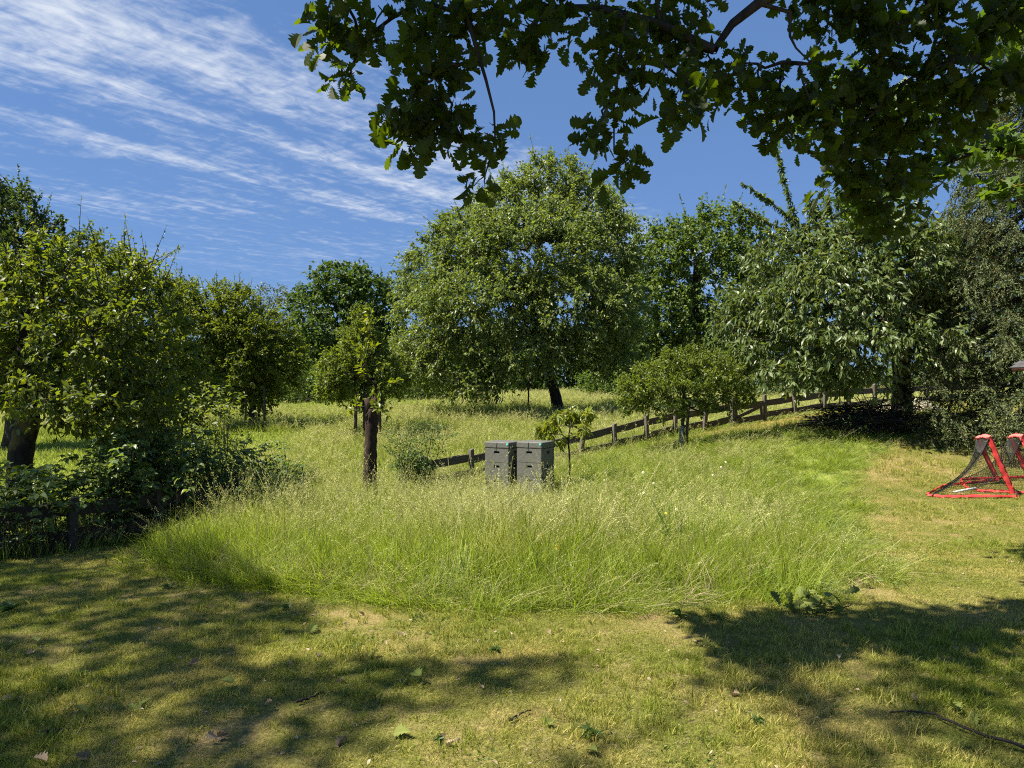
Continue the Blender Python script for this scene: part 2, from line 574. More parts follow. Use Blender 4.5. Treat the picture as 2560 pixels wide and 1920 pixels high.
M = dict(
    ground=ground_mat(),
    bark_dark=bark_mat('bark_dark', (.012, .010, .008), (.06, .05, .042)),
    bark_grey=bark_mat('bark_grey', (.018, .016, .013), (.075, .066, .055)),
    bark_moss=bark_mat('bark_mossy', (.012, .010, .008), (.05, .043, .035), moss=(.10, .085, .03)),
    bark_red=bark_mat('bark_reddish', (.010, .008, .006), (.06, .036, .028), scale=22),
    bark_lichen=bark_mat('bark_lichen', (.012, .010, .009), (.05, .042, .034), moss=(.13, .09, .025)),
    wood=plain_mat('weathered_board', (.05, .041, .031), (.125, .105, .083), 5, .85, .5, (1.2, 14, 14), .2),
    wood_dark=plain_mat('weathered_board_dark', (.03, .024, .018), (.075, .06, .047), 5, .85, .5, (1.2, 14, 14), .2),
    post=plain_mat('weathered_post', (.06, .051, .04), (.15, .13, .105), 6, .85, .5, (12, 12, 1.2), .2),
    post_dark=plain_mat('stake_wood', (.035, .028, .022), (.09, .075, .06), 6, .85, .5, (12, 12, 1.2), .2),
    hive=plain_mat('grey_polystyrene', (.082, .084, .074), (.135, .135, .118), 34, .6, .12, (1, 1, 1), .3),
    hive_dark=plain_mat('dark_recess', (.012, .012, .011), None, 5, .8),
    badge=plain_mat('turquoise_disc', (.12, .62, .50), None, 5, .4),
    strap=plain_mat('black_strap', (.012, .012, .012), None, 5, .7),
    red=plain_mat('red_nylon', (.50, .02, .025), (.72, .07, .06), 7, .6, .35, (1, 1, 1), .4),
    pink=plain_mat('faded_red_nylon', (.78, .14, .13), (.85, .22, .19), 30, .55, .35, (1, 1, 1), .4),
    net=plain_mat('black_net', (.010, .010, .010), None, 5, .6),
    rod=plain_mat('pale_plastic', (.55, .55, .5), None, 5, .5),
    shingle=plain_mat('roof_felt_shingle', (.045, .042, .045), (.09, .085, .085), 40, .9, .5),
    redwood=plain_mat('red_brown_paint', (.05, .016, .010), (.085, .028, .018), 12, .7, .3, (1, 1, 8)),
    straw=plain_mat('dry_straw', (.27, .21, .11), (.42, .35, .20), 8, .8),
    dead=leaf_mat('dead_leaf', [(.20, .14, .075), (.34, .26, .17), (.28, .19, .11), (.44, .37, .27)], .15, .7, (1, 1, 1)),
    petal_white=plain_mat('white_petal', (.80, .80, .78), None, 5, .6),
    petal_yellow=plain_mat('yellow_petal', (.75, .52, .02), None, 5, .6),
    pale=leaf_mat('pale_dry_cuttings', [(.35, .33, .24), (.55, .53, .42), (.20, .20, .10), (.62, .60, .5)], .15, .7, (1, 1, 1)),
    # leaves
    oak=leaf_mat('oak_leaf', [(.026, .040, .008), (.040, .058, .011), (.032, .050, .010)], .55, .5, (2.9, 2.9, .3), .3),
    maple=leaf_mat('maple_leaf', [(.06, .11, .018), (.085, .135, .022), (.07, .12, .02)], .48, .5, (1.7, 1.7, .4), .35),
    apple=leaf_mat('apple_leaf', [(.085, .125, .03), (.12, .16, .032), (.095, .135, .04), (.165, .185, .034)], .48, .46, (1.8, 1.7, .3), .4),
    tall=leaf_mat('dark_tree_leaf', [(.055, .085, .026), (.08, .112, .03), (.065, .095, .03)], .35, .5, (1.5, 1.6, .5), .4),
    plum=leaf_mat('plum_leaf', [(.105, .15, .024), (.15, .185, .026), (.10, .14, .028)], .46, .5, (1.7, 1.6, .3), .4),
    hedge=leaf_mat('hedge_leaf', [(.085, .105, .035), (.115, .13, .045), (.09, .12, .03)], .35, .5),
    field_maple=leaf_mat('field_maple_leaf', [(.055, .092, .024), (.085, .125, .03), (.066, .105, .026)], .36, .52, (1.5, 1.6, .5), .35),
    walnut=leaf_mat('walnut_leaf', [(.135, .18, .056), (.175, .22, .066), (.15, .20, .076), (.20, .225, .06)], .45, .44, (1.4, 1.45, .4), .5),
    broad=leaf_mat('broad_tree_leaf', [(.085, .13, .028), (.12, .165, .034), (.095, .14, .03)], .4, .5, (1.5, 1.6, .45), .4),
    cherry=leaf_mat('cherry_leaf', [(.09, .135, .042), (.12, .165, .052), (.10, .145, .046), (.15, .175, .05)], .36, .44, (1.6, 1.55, .4), .5),
    spruce=leaf_mat('spruce_needle', [(.065, .10, .034), (.10, .135, .04), (.08, .115, .04), (.13, .15, .045)], .25, .6, (1.2, 1.2, .6)),
    spruce_tip=leaf_mat('spruce_new_needle', [(.20, .24, .07), (.25, .28, .09), (.16, .20, .08)], .25, .6, (1.2, 1.2, .6)),
    sapling=leaf_mat('sapling_leaf', [(.115, .16, .028), (.155, .195, .03), (.13, .175, .04)], .45, .46, (1.6, 1.55, .35), .4),
    peach=leaf_mat('peach_leaf', [(.16, .21, .035), (.21, .25, .04), (.24, .25, .05)], .48, .4, (1.5, 1.4, .4)),
    shoot=leaf_mat('young_shoot_leaf', [(.14, .20, .022), (.21, .23, .022), (.12, .18, .028)], .5, .4, (1.6, 1.5, .3)),
    bramble=leaf_mat('bramble_leaf', [(.10, .155, .055), (.14, .195, .065), (.115, .17, .06), (.18, .21, .05)], .42, .42, (1.7, 1.7, .35), .35),
    weed=leaf_mat('weed_leaf', [(.05, .10, .03), (.08, .13, .035)], .3, .5),
    fallen=leaf_mat('fallen_green_leaf', [(.12, .155, .03), (.20, .225, .055), (.09, .125, .025)], .2, .75, (1.2, 1.2, .7), .2),
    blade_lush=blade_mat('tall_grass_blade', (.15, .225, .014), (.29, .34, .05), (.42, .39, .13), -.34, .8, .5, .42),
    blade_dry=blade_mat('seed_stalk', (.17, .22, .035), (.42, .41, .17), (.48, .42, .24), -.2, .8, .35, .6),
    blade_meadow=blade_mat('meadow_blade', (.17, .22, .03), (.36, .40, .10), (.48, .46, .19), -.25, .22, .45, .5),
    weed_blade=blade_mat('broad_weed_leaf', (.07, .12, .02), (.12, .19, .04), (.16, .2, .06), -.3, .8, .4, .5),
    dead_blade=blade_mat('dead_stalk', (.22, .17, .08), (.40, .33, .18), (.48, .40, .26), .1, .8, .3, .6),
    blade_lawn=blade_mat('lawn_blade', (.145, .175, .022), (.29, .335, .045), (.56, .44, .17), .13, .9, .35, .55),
)

# ------------------------------------------------------------------ leaf outlines (x across, y along, z up; width and length 1)


def strip_leaf(prof, fold=.18, curl=.18):
    """prof: list of (y, half-width) from base to tip"""
    V, Fq = [], []
    for y, w in prof:
        zc = -curl * y * y
        V += [(-w, y, zc + fold * w), (0, y, zc), (w, y, zc + fold * w)]
    for i in range(len(prof) - 1):
        a = i * 3
        Fq += [(a, a + 1, a + 4), (a, a + 4, a + 3), (a + 1, a + 2, a + 5), (a + 1, a + 5, a + 4)]
    V = np.array(V, float)
    Fq = [f for f in Fq if np.linalg.norm(np.cross(V[f[1]] - V[f[0]], V[f[2]] - V[f[0]])) > 1e-6]
    return V, np.array(Fq)


LEAF2 = (np.array([(0, 0, 0), (.5, .45, .08), (0, 1, -.1), (-.5, .45, .08)], float), np.array([(0, 1, 2), (0, 2, 3)]))
LEAF4 = (np.array([(0, 0, 0), (.42, .3, .07), (.38, .62, .03), (0, 1, -.18), (-.38, .62, .03), (-.42, .3, .07), (0, .46, -.03)], float),
         np.array([(0, 1, 6), (1, 2, 6), (2, 3, 6), (3, 4, 6), (4, 5, 6), (5, 0, 6)]))
OAK = strip_leaf([(0, .015), (.10, .02), (.17, .10), (.24, .17), (.29, .09), (.36, .17), (.43, .27), (.48, .14), (.56, .27), (.63, .37), (.68, .21),
                  (.75, .29), (.81, .33), (.86, .20), (.93, .19), (.98, .11), (1.0, .0)], .25, .15)
_mp = [(0, 0), (.10, .04), (.30, .02), (.50, .10), (.36, .16), (.42, .26), (.58, .40), (.40, .42), (.36, .50), (.26, .50), (.30, .62), (.16, .70), (.12, .84), (0, 1.0)]
_mo = [(x, y) for x, y in _mp] + [(-x, y) for x, y in _mp[-2:0:-1]]
MAPLE = (np.array([(x, y, .16 * abs(x) - .12 * (y - .4) ** 2) for x, y in _mo] + [(0, .35, 0)], float),
         np.array([(i, (i + 1) % len(_mo), len(_mo)) for i in range(len(_mo))]))
SERR = strip_leaf([(0, .01), (.12, .24), (.3, .43), (.5, .47), (.7, .36), (.87, .17), (1, 0)], .3, .22)
LONG = strip_leaf([(0, .02), (.15, .3), (.4, .5), (.7, .36), (1, 0)], .3, .30)


def frames(D, Nn):
    D = unit(D)
    Nn = unit(Nn - (Nn * D).sum(-1, keepdims=True) * D)
    X = np.cross(D, Nn)
    return X, D, Nn


def scatter(tpl, P, D, Nn, Ln, Wd, Zs=1.0):
    tv, tf = tpl
    X, D, Nn = frames(D, Nn)
    Ln = np.broadcast_to(Ln, (len(P),))
    Wd = np.broadcast_to(Wd, (len(P),))
    V = (P[:, None, :] + tv[None, :, 0, None] * Wd[:, None, None] * X[:, None, :]
         + tv[None, :, 1, None] * Ln[:, None, None] * D[:, None, :] + tv[None, :, 2, None] * (Ln * Zs)[:, None, None] * Nn[:, None, :])
    Fs = tf[None] + (np.arange(len(P)) * len(tv))[:, None, None]
    return V.reshape(-1, 3), Fs.reshape(-1, tf.shape[1])


def leaf_mesh(name, tpl, P, D, Nn, Ln, Wd, mat, rng):
    V, Fs = scatter(tpl, P, D, Nn, np.broadcast_to(Ln, (len(P),)) * 1.0, Wd, rng.uniform(-.6, 2.8, len(P)))
    r = np.repeat(rng.random(len(P)), len(tpl[0]))
    return mk_mesh(name, V, Fs, mat, {'rnd': r})


_leaf_cache = {}


def leaf_parts(root, tpl_key, tpl, P, D, Nn, Ln, Wd, mat, name='leaf', origin=(0, 0, 0)):
    """each leaf an object of its own, sharing mesh data"""
    key = (tpl_key, mat.name)
    if key not in _leaf_cache:
        _leaf_cache[key] = mk_mesh('leaf_' + tpl_key, tpl[0], tpl[1], mat, {'rnd': np.zeros(len(tpl[0]))})
    me = _leaf_cache[key]
    X, D, Nn = frames(D, Nn)
    Ln = np.broadcast_to(Ln, (len(P),))
    Wd = np.broadcast_to(Wd, (len(P),))
    zr = np.random.default_rng(len(P)).uniform(-.6, 2.8, len(P))
    for i in range(len(P)):
        p = P[i] - np.array(origin)
        m = Matrix(((X[i][0] * Wd[i], D[i][0] * Ln[i], Nn[i][0] * Ln[i] * zr[i], p[0]),
                    (X[i][1] * Wd[i], D[i][1] * Ln[i], Nn[i][1] * Ln[i] * zr[i], p[1]),
                    (X[i][2] * Wd[i], D[i][2] * Ln[i], Nn[i][2] * Ln[i] * zr[i], p[2]), (0, 0, 0, 1)))
        link(name, me, root, matrix=m)


def pick_front(P, n, back=.15):
    """indices of the n leaves that show largest: in frame and nearest"""
    y = P[:, 1]
    ok = (y > .5) & (np.abs(P[:, 0]) < .70 * y) & (np.abs(P[:, 2] - H) < .525 * y)
    d = np.where(ok, np.linalg.norm(P - np.array([0, 0, H]), axis=1), 1e9)
    idx = np.argsort(d)[:n]
    return idx[d[idx] < 1e8]


# ------------------------------------------------------------------ trees
def px_blobs(blobs, d, depth=1.0):
    """photo ellipses -> ellipsoids (centre, radii, weight); optional 5th entry: depth offset in metres"""
    out = []
    for b in blobs:
        cx, cy_, rx, ry = b[:4]
        dd = d + (b[4] if len(b) > 4 else 0)
        c = px2w(cx, cy_, dd)
        rx, ry = rx * dd / F, ry * dd / F
        out.append((c, np.array([rx, depth * (rx + ry) / 2 if len(b) < 6 else b[5], ry])))
    return out


def sample_blobs(blobs, n, rng, shell=.5, mind=0.0, zmin=None):
    vol = np.array([np.prod(r) ** .8 for _, r in blobs])
    which = rng.choice(len(blobs), n * 2, p=vol / vol.sum())
    c = np.array([b[0] for b in blobs])[which]
    r = np.array([b[1] for b in blobs])[which]
    u = unit(rng.normal(size=(n * 2, 3)))
    rad = (shell + (1 - shell) * rng.random(n * 2) ** .6)[:, None]
    P = c + u * r * rad
    # drop points deep inside another blob
    keep = np.ones(len(P), bool)
    for bc, br in blobs:
        q = np.linalg.norm((P - bc) / br, axis=1)
        keep &= ~((q < .45) & (rng.random(len(P)) < .8))
    if zmin is not None:
        keep &= P[:, 2] > zmin
    P = P[keep]
    if mind > 0 and len(P):
        sel = [0]
        for i in range(1, len(P)):
            if ((P[sel] - P[i]) ** 2).sum(1).min() > mind ** 2:
                sel.append(i)
            if len(sel) >= n:
                break
        P = P[sel]
    return P[:n]


def grow(trunk, tips, rng, seg=.4, alpha=.3, start=None, jit=.08, rt=.006, pw=.48):
    trunk = np.asarray(trunk, float)
    nt = len(trunk)
    start = nt // 2 if start is None else start
    cap_ = nt + len(tips) * 40
    X = np.zeros((cap_, 3))
    par = np.full(cap_, -1)
    path = np.zeros(cap_)
    X[:nt] = trunk
    for i in range(1, nt):
        par[i] = i - 1
        path[i] = path[i - 1] + np.linalg.norm(trunk[i] - trunk[i - 1])
    path[:nt] *= .3
    n = nt
    tip_idx = []
    base = trunk[start]
    for k in np.argsort(np.linalg.norm(tips - base, axis=1)):
        p = tips[k]
        d = np.linalg.norm(X[start:n] - p, axis=1)
        j = start + int(np.argmin(d + alpha * path[start:n]))
        a = X[j]
        L_ = np.linalg.norm(p - a)
        m = int(min(38, max(2, math.ceil(L_ / seg))))
        pd = unit(a - X[par[j]]) if par[j] >= 0 else np.array([0, 0, 1.0])
        c = a + pd * L_ * .35 + rng.normal(size=3) * jit * L_
        last = j
        for s in range(1, m + 1):
            t = s / m
            q = (1 - t) ** 2 * a + 2 * t * (1 - t) * c + t * t * p
            if s < m:
                q = q + rng.normal(size=3) * jit * .25 * seg
            X[n] = q
            par[n] = last
            path[n] = path[last] + np.linalg.norm(q - X[last])
            last = n
            n += 1
            if n >= cap_ - 2:
                break
        tip_idx.append(last)
        if n >= cap_ - 45:
            break
    cnt = np.zeros(n)
    for t in tip_idx:
        cnt[t] += 1
    for i in range(n - 1, 0, -1):
        if par[i] >= 0:
            cnt[par[i]] += cnt[i]
    r = rt * np.maximum(cnt, 1) ** pw
    return X[:n], par[:n], r, nt, np.array(tip_idx)


def branch_parts(root, name, X, par, r, nt, mat, rmax, extra=None, sides=5, nmax=12):
    """main limbs as parts of their own, the fine twigs as one part"""
    n = len(X)
    limb = np.full(n, -1)
    for i in range(nt, n):
        limb[i] = i if par[i] < nt else limb[par[i]]
    ids, cn = np.unique(limb[nt:], return_counts=True)
    main = ids[np.argsort(-cn)][:nmax]
    i = np.arange(nt, n)
    p = par[i]
    R1 = np.minimum(r[i], rmax)
    R0 = np.minimum(np.minimum(r[p], rmax), R1 * 1.5)
    for lid in main:
        k = limb[i] == lid
        V, q = edge_tubes(X[p[k]], X[i[k]], R0[k], R1[k], sides)
        link('branch', mk_mesh(name + '_branch', V, q, mat, smooth=True), root)
    k = ~np.isin(limb[i], main)
    Vs, fs, nv = [], [], 0
    if k.any():
        V, q = edge_tubes(X[p[k]], X[i[k]], R0[k], R1[k], sides)
        Vs.append(V)
        fs.append(q)
        nv = len(V)
    if extra is not None:
        P0, P1, ra, rb = extra
        V2, q2 = edge_tubes(P0, P1, ra, rb, 3)
        Vs.append(V2)
        fs.append(q2 + nv)
    if Vs:
        link('twigs', mk_mesh(name + '_twigs', np.concatenate(Vs), np.concatenate(fs), mat, smooth=True), root, kind='stuff')


def twig_leaves(tips, centre, rng, m, tl, k, L, Wr, up=.2, droop=.5, sag=.25, spread=.9, flat=.7):
    T = len(tips) * m
    o = np.repeat(tips, m, 0)
    outw = unit(o - centre)
    d = unit(outw * .8 + rng.normal(size=(T, 3)) * spread * .6 + np.array([0, 0, up]))
    ln = tl * rng.uniform(.45, 1.25, T)
    end = o + d * ln[:, None]
    end[:, 2] -= sag * ln ** 2
    t = np.clip(rng.random((T, k)) ** .8, .1, 1.0)
    P = o[:, None] + d[:, None] * (ln[:, None] * t)[..., None]
    P[..., 2] -= sag * (ln[:, None] * t) ** 2
    P = P.reshape(-1, 3)
    dd = np.repeat(d, k, 0)
    D = unit(dd * .7 + rng.normal(size=P.shape) * .75 + np.array([0, 0, -droop]))
    Nn = unit(rng.normal(size=P.shape) * flat + np.array([0, 0, 1.0]))
    P = P + D * (L * .15)
    Ln = L * rng.uniform(.6, 1.2, len(P))
    return P, D, Nn, Ln, Ln * Wr, (o, end)


def trunk_mesh(name, pts, rad, mat, rng, sides=12, flare=1.5, wob=.07):
    pts = np.asarray(pts, float)
    # resample smoothly
    t = np.linspace(0, 1, len(pts))
    tt = np.linspace(0, 1, max(10, len(pts) * 4))
    q = np.stack([np.interp(tt, t, pts[:, k]) for k in range(3)], 1)
    for _ in range(2):
        q[1:-1] = .25 * q[:-2] + .5 * q[1:-1] + .25 * q[2:]
    r = np.interp(tt, t, np.broadcast_to(rad, (len(pts),)) if np.ndim(rad) == 0 else rad)
    hgt = np.cumsum(np.r_[0, np.linalg.norm(np.diff(q, axis=0), axis=1)])
    r = r * (1 + (flare - 1) * np.exp(-hgt / max(.25, r[0] * 1.6)))
    mb = MB()
    mb.tube(q, r, sides, True, wob, rng)
    return mb.mesh(name, mat, smooth=True)


def tree(name, label, trunk, trunk_r, blobs, mat, bark, seed, n=220, mind=.3, m=5, tl=.5, k=7, L=.08, Wr=.55, tpl=LEAF2, tplkey=None,
         parts=0, up=.2, droop=.5, sag=.25, shell=.5, seg=.4, group=None, cat='tree', rt=.006, rmax=.15, spread=.9, extra_tips=None, twigs=True,
         flat=.7, alpha=.3, tips_only=None, shoots=None, rag=0, raglen=.5, ragk=16):
    rng = np.random.default_rng(seed)
    trunk = np.asarray(trunk, float)
    org = trunk[0].copy()
    root = thing(name, label, cat, group, org)
    tips = sample_blobs(blobs, n, rng, shell, mind) if tips_only is None else tips_only
    if extra_tips is not None:
        tips = np.r_[tips, extra_tips]
    X, par, r, nt, ti = grow(trunk, tips, rng, seg, alpha, rt=rt)
    centre = np.mean([b[0] for b in blobs], 0) if blobs else trunk[-1]
    centre = centre * .7 + trunk[-1] * .3
    if rag:
        sc_ = unit(tips - centre)[:, 2] + rng.random(len(tips)) * 1.1 + .25 * unit(tips - centre)[:, 1] * -1
        pk = np.argsort(-sc_)[:rag]
        dr = unit(unit(tips[pk] - centre) * .7 + np.array([0, 0, .75]) + rng.normal(size=(len(pk), 3)) * .35)
        en = tips[pk] + dr * (raglen * rng.uniform(.45, 1.25, len(pk)))[:, None]
        shoots = (shoots or []) + [(tips[pk][i], en[i], int(ragk * rng.uniform(.7, 1.3))) for i in range(len(pk))]
    P, D, Nn, Ln, Wd, (o, e) = twig_leaves(tips, centre, rng, m, tl, k, L, Wr, up, droop, sag, spread, flat)
    if shoots is not None:
        sh_o, sh_e = [], []
        for (a, b, cnt) in shoots:
            a, b = np.array(a), np.array(b)
            t = rng.random(cnt)
            q = a + (b - a) * t[:, None]
            ax = unit(b - a)
            rd = unit(rng.normal(size=(cnt, 3)))
            Ds = unit(rd * .8 + ax * .35 + np.array([0, 0, -droop * .6]))
            P = np.r_[P, q]
            D = np.r_[D, Ds]
            Nn = np.r_[Nn, unit(rng.normal(size=(cnt, 3)) * .5 + np.array([0, 0, 1.]))]
            l2 = L * rng.uniform(.6, 1.15, cnt) * (1.1 - .5 * t)
            Ln = np.r_[Ln, l2]
            Wd = np.r_[Wd, l2 * Wr]
            sh_o.append(a)
            sh_e.append(b)
        o = np.r_[o, sh_o]
        e = np.r_[e, sh_e]
    ra = np.full(len(o), rt * .55)
    rb = np.full(len(o), rt * .3)
    if shoots is not None:
        ra[-len(shoots):] = rt * 2.2
    if name == 'pollard_tree':
        for dx, dz, rr in ((-.07, .16, .05), (.06, .22, .045)):
            p_ = trunk[-1] - org
            sb = MB()
            sb.tube([p_ + [dx * .3, 0, -.10], p_ + [dx * .8, -.02, dz * .45], p_ + [dx * 1.4, -.03, dz]], [rr * 1.5, rr * 1.1, rr * .8], 9, True, .10, rng)
            link('stub', sb.mesh('stub', bark, True), root)
    tm = trunk_mesh(name + '_trunk', trunk - org, trunk_r, bark, rng, wob=.16 if name == 'pollard_tree' else .07)
    link('trunk', tm, root)
    branch_parts(root, name, X - org, par, r, nt, bark, rmax, (o - org, e - org, ra, rb) if twigs else None)
    sel = np.zeros(len(P), bool)
    if parts:
        idx = pick_front(P, parts)
        sel[idx] = True
        leaf_parts(root, tplkey or 'plain', tpl, P[sel], D[sel], Nn[sel], Ln[sel], Wd[sel], mat, origin=org)
    q = ~sel
    me = leaf_mesh(name + '_crown', tpl, P[q] - org, D[q], Nn[q], Ln[q], Wd[q], mat, rng)
    link('crown', me, root, kind='stuff')
    return root


# ------------------------------------------------------------------ zones of the ground
FENCE_R = [(1045, 12.5), (1180, 13.5), (1310, 14.3), (1447, 15.0), (1537, 15.5), (1617, 16.0), (1686, 16.5), (1760, 16.8), (1832, 17.0), (1912, 17.5),
           (1988, 18.0), (2060, 18.5), (2125, 19.0), (2190, 19.5), (2318, 20.5), (2446, 21.5), (2580, 22.5)]
FENCE_L = [(-330, 7.0), (-60, 7.35), (180, 7.8), (400, 8.6), (600, 9.6), (830, 11.0), (1045, 12.5)]


def fpt(p):
    return ((p[0] - 1280) * p[1] / F, p[1])


FR = [fpt(p) for p in FENCE_R]
FL = [fpt(p) for p in FENCE_L]
EDGE = [(-4.0, 7.9), (-3.75, 7.3), (-3.4, 6.8), (-2.96, 6.5), (-2.2, 6.12), (-1.57, 5.8), (-.9, 5.52), (-.24, 5.37), (.4, 5.32), (.97, 5.35), (1.93, 5.5), (2.47, 5.68),
        (3.0, 6.0), (3.25, 6.6), (3.75, 7.8), (4.4, 9.4), (4.9, 10.5), (6.2, 12.3), (7.6, 13.6), (8.6, 14.4), (7.2, 15.4), (5.6, 15.0), (4.2, 15.2), (3.0, 15.6)]
TALL_POLY = EDGE + FR[5::-1] + FL[::-1][1:4]
MEADOW_POLY = FL[:-1] + FR + [(60, 24), (60, 150), (-60, 150), (-60, 7)]


def wob_xy(x, y, a=.10):
    return x + a * np.sin(y * 5.1 + 2 * np.sin(x * 3.3)), y + a * np.sin(x * 4.3 + 2 * np.cos(y * 2.7)) + a * .5 * np.sin(x * 13.0)


def build_ground():
    s = np.linspace(-1, 1, 240)
    xs = np.sinh(s * 4.2) / np.sinh(4.2) * 300
    ty = np.linspace(0, 1, 230)
    ys = np.r_[np.linspace(-30, 1.5, 14)[:-1], 1.5 + np.sinh(ty * 4.6) / np.sinh(4.6) * 500]
    X, Y = np.meshgrid(xs, ys)
    Z = ground(X, Y)
    V = np.stack([X, Y, Z], -1).reshape(-1, 3)
    nx, ny = len(xs), len(ys)
    i = (np.arange(ny - 1)[:, None] * nx + np.arange(nx - 1)[None]).ravel()
    q = np.stack([i, i + 1, i + nx + 1, i + nx], -1)
    mown = 1.0 - (in_poly(V[:, 0], V[:, 1], MEADOW_POLY) | in_poly(V[:, 0], V[:, 1], TALL_POLY)).astype(float)
    me = mk_mesh('ground', V, q, M['ground'], {'mown': mown}, smooth=True)
    link('ground', me, kind='structure')


build_ground()


# ------------------------------------------------------------------ grass
def blade_set(rng, n, rad, h0, h1, w, segs, lean, bias=(0, 0), curl=.5, flat_frac=0.0):
    """returns V, tris, h-attr, rnd-attr"""
    Vs, Fs, Hs, Rs = [], [], [], []
    nv = 0
    for b in range(n):
        a = rng.uniform(0, 2 * np.pi)
        r = rad * math.sqrt(rng.random())
        o = np.array([r * math.cos(a), r * math.sin(a), -.02 * (h1 > .2) - .004])
        hh = rng.uniform(h0, h1)
        th = rng.uniform(0, 2 * np.pi)
        ld = np.array([math.cos(th), math.sin(th), 0]) * lean * rng.uniform(.2, 1.2) + np.array([bias[0], bias[1], 0])
        if rng.random() < flat_frac:
            ld = ld * 3.5
        side = np.array([-math.sin(th + 1.3), math.cos(th + 1.3), 0])
        t = np.linspace(0, 1, segs + 1)
        pts = o + np.outer(t, [0, 0, hh]) + np.outer(t ** (1 + curl), ld * hh)
        # keep the length about constant when bending over
        sc = 1 / math.sqrt(1 + float(ld @ ld) * .8)
        pts[:, 2] = o[2] + (pts[:, 2] - o[2]) * sc - np.maximum(0, t - .55) ** 2 * hh * min(1.0, float(np.linalg.norm(ld))) * .9
        ww = w * rng.uniform(.7, 1.2) * np.minimum(1, 1.15 - t ** 2.2)
        ww[-1] = 0
        Lp, Rp = pts + side * ww[:, None] * .5, pts - side * ww[:, None] * .5
        V = np.empty((2 * segs + 1, 3))
        V[0:2 * segs:2] = Lp[:-1]
        V[1:2 * segs:2] = Rp[:-1]
        V[2 * segs] = pts[-1]
        hs = np.empty(2 * segs + 1)
        hs[0:2 * segs:2] = t[:-1]
        hs[1:2 * segs:2] = t[:-1]
        hs[-1] = 1
        f = []
        for s in range(segs - 1):
            i = 2 * s
            f += [(i, i + 1, i + 3), (i, i + 3, i + 2)]
        i = 2 * (segs - 1)
        f.append((i, i + 1, i + 2))
        Vs.append(V)
        Fs.append(np.array(f) + nv)
        Hs.append(hs)
        Rs.append(np.full(len(V), rng.random()))
        nv += len(V)
    return np.concatenate(Vs), np.concatenate(Fs), np.concatenate(Hs), np.concatenate(Rs)


def seed_set(rng, n, rad, h0, h1, lean, bias=(0, 0), heads=14, w=.0022, hl=.16, sw=.006):
    Vs, Fs, Hs, Rs = [], [], [], []
    nv = 0
    for b in range(n):
        a = rng.uniform(0, 2 * np.pi)
        r = rad * math.sqrt(rng.random())
        o = np.array([r * math.cos(a), r * math.sin(a), -.02])
        hh = rng.uniform(h0, h1)
        th = rng.uniform(0, 2 * np.pi)
        ld = np.array([math.cos(th), math.sin(th), 0]) * lean * rng.uniform(.2, 1.2) + np.array([bias[0], bias[1], 0])
        side = np.array([-math.sin(th + 1.3), math.cos(th + 1.3), 0])
        t = np.linspace(0, 1, 5)
        pts = o + np.outer(t, [0, 0, hh]) + np.outer(t ** 1.8, ld * hh)
        pts[:, 2] -= np.maximum(0, t - .5) ** 2 * hh * min(1.0, float(np.linalg.norm(ld))) * .8
        V = np.r_[pts + side * w * .5, pts - side * w * .5]
        f = []
        for s in range(4):
            f += [(s, s + 5, s + 6), (s, s + 6, s + 1)]
        rr = rng.random()
        hs = np.r_[t, t] * .8
        Vs.append(V)
        Fs.append(np.array(f) + nv)
        Hs.append(hs)
        Rs.append(np.full(len(V), rr))
        nv += len(V)
        tip, d = pts[-1], unit(pts[-1] - pts[-2])
        tt = rng.random(heads)
        c = tip - d * (tt * hl)[:, None] + rng.normal(size=(heads, 3)) * (.35 * sw + .13 * hl * tt[:, None] * .8)
        dd = unit(rng.normal(size=(heads, 3)) * .5 + d + np.array([0, 0, -.2]))
        v2, f2 = scatter(LEAF2, c, dd, rng.normal(size=(heads, 3)), sw * 2.6, sw)
        Vs.append(v2)
        Fs.append(f2 + nv)
        Hs.append(np.ones(len(v2)))
        Rs.append(np.full(len(v2), rr))
        nv += len(v2)
    return np.concatenate(Vs), np.concatenate(Fs), np.concatenate(Hs), np.concatenate(Rs)


def tuft_mesh(name, sets, mats):
    V, Fs, Hh, R, mi = [], [], [], [], []
    nv = 0
    for i, (v, f, h, r) in enumerate(sets):
        V.append(v)
        Fs.append(f + nv)
        Hh.append(h)
        R.append(r)
        mi.append(np.full(len(f), i))
        nv += len(v)
    return mk_mesh(name, np.concatenate(V), np.concatenate(Fs), mats, {'h': np.concatenate(Hh), 'rnd': np.concatenate(R)}, np.concatenate(mi))


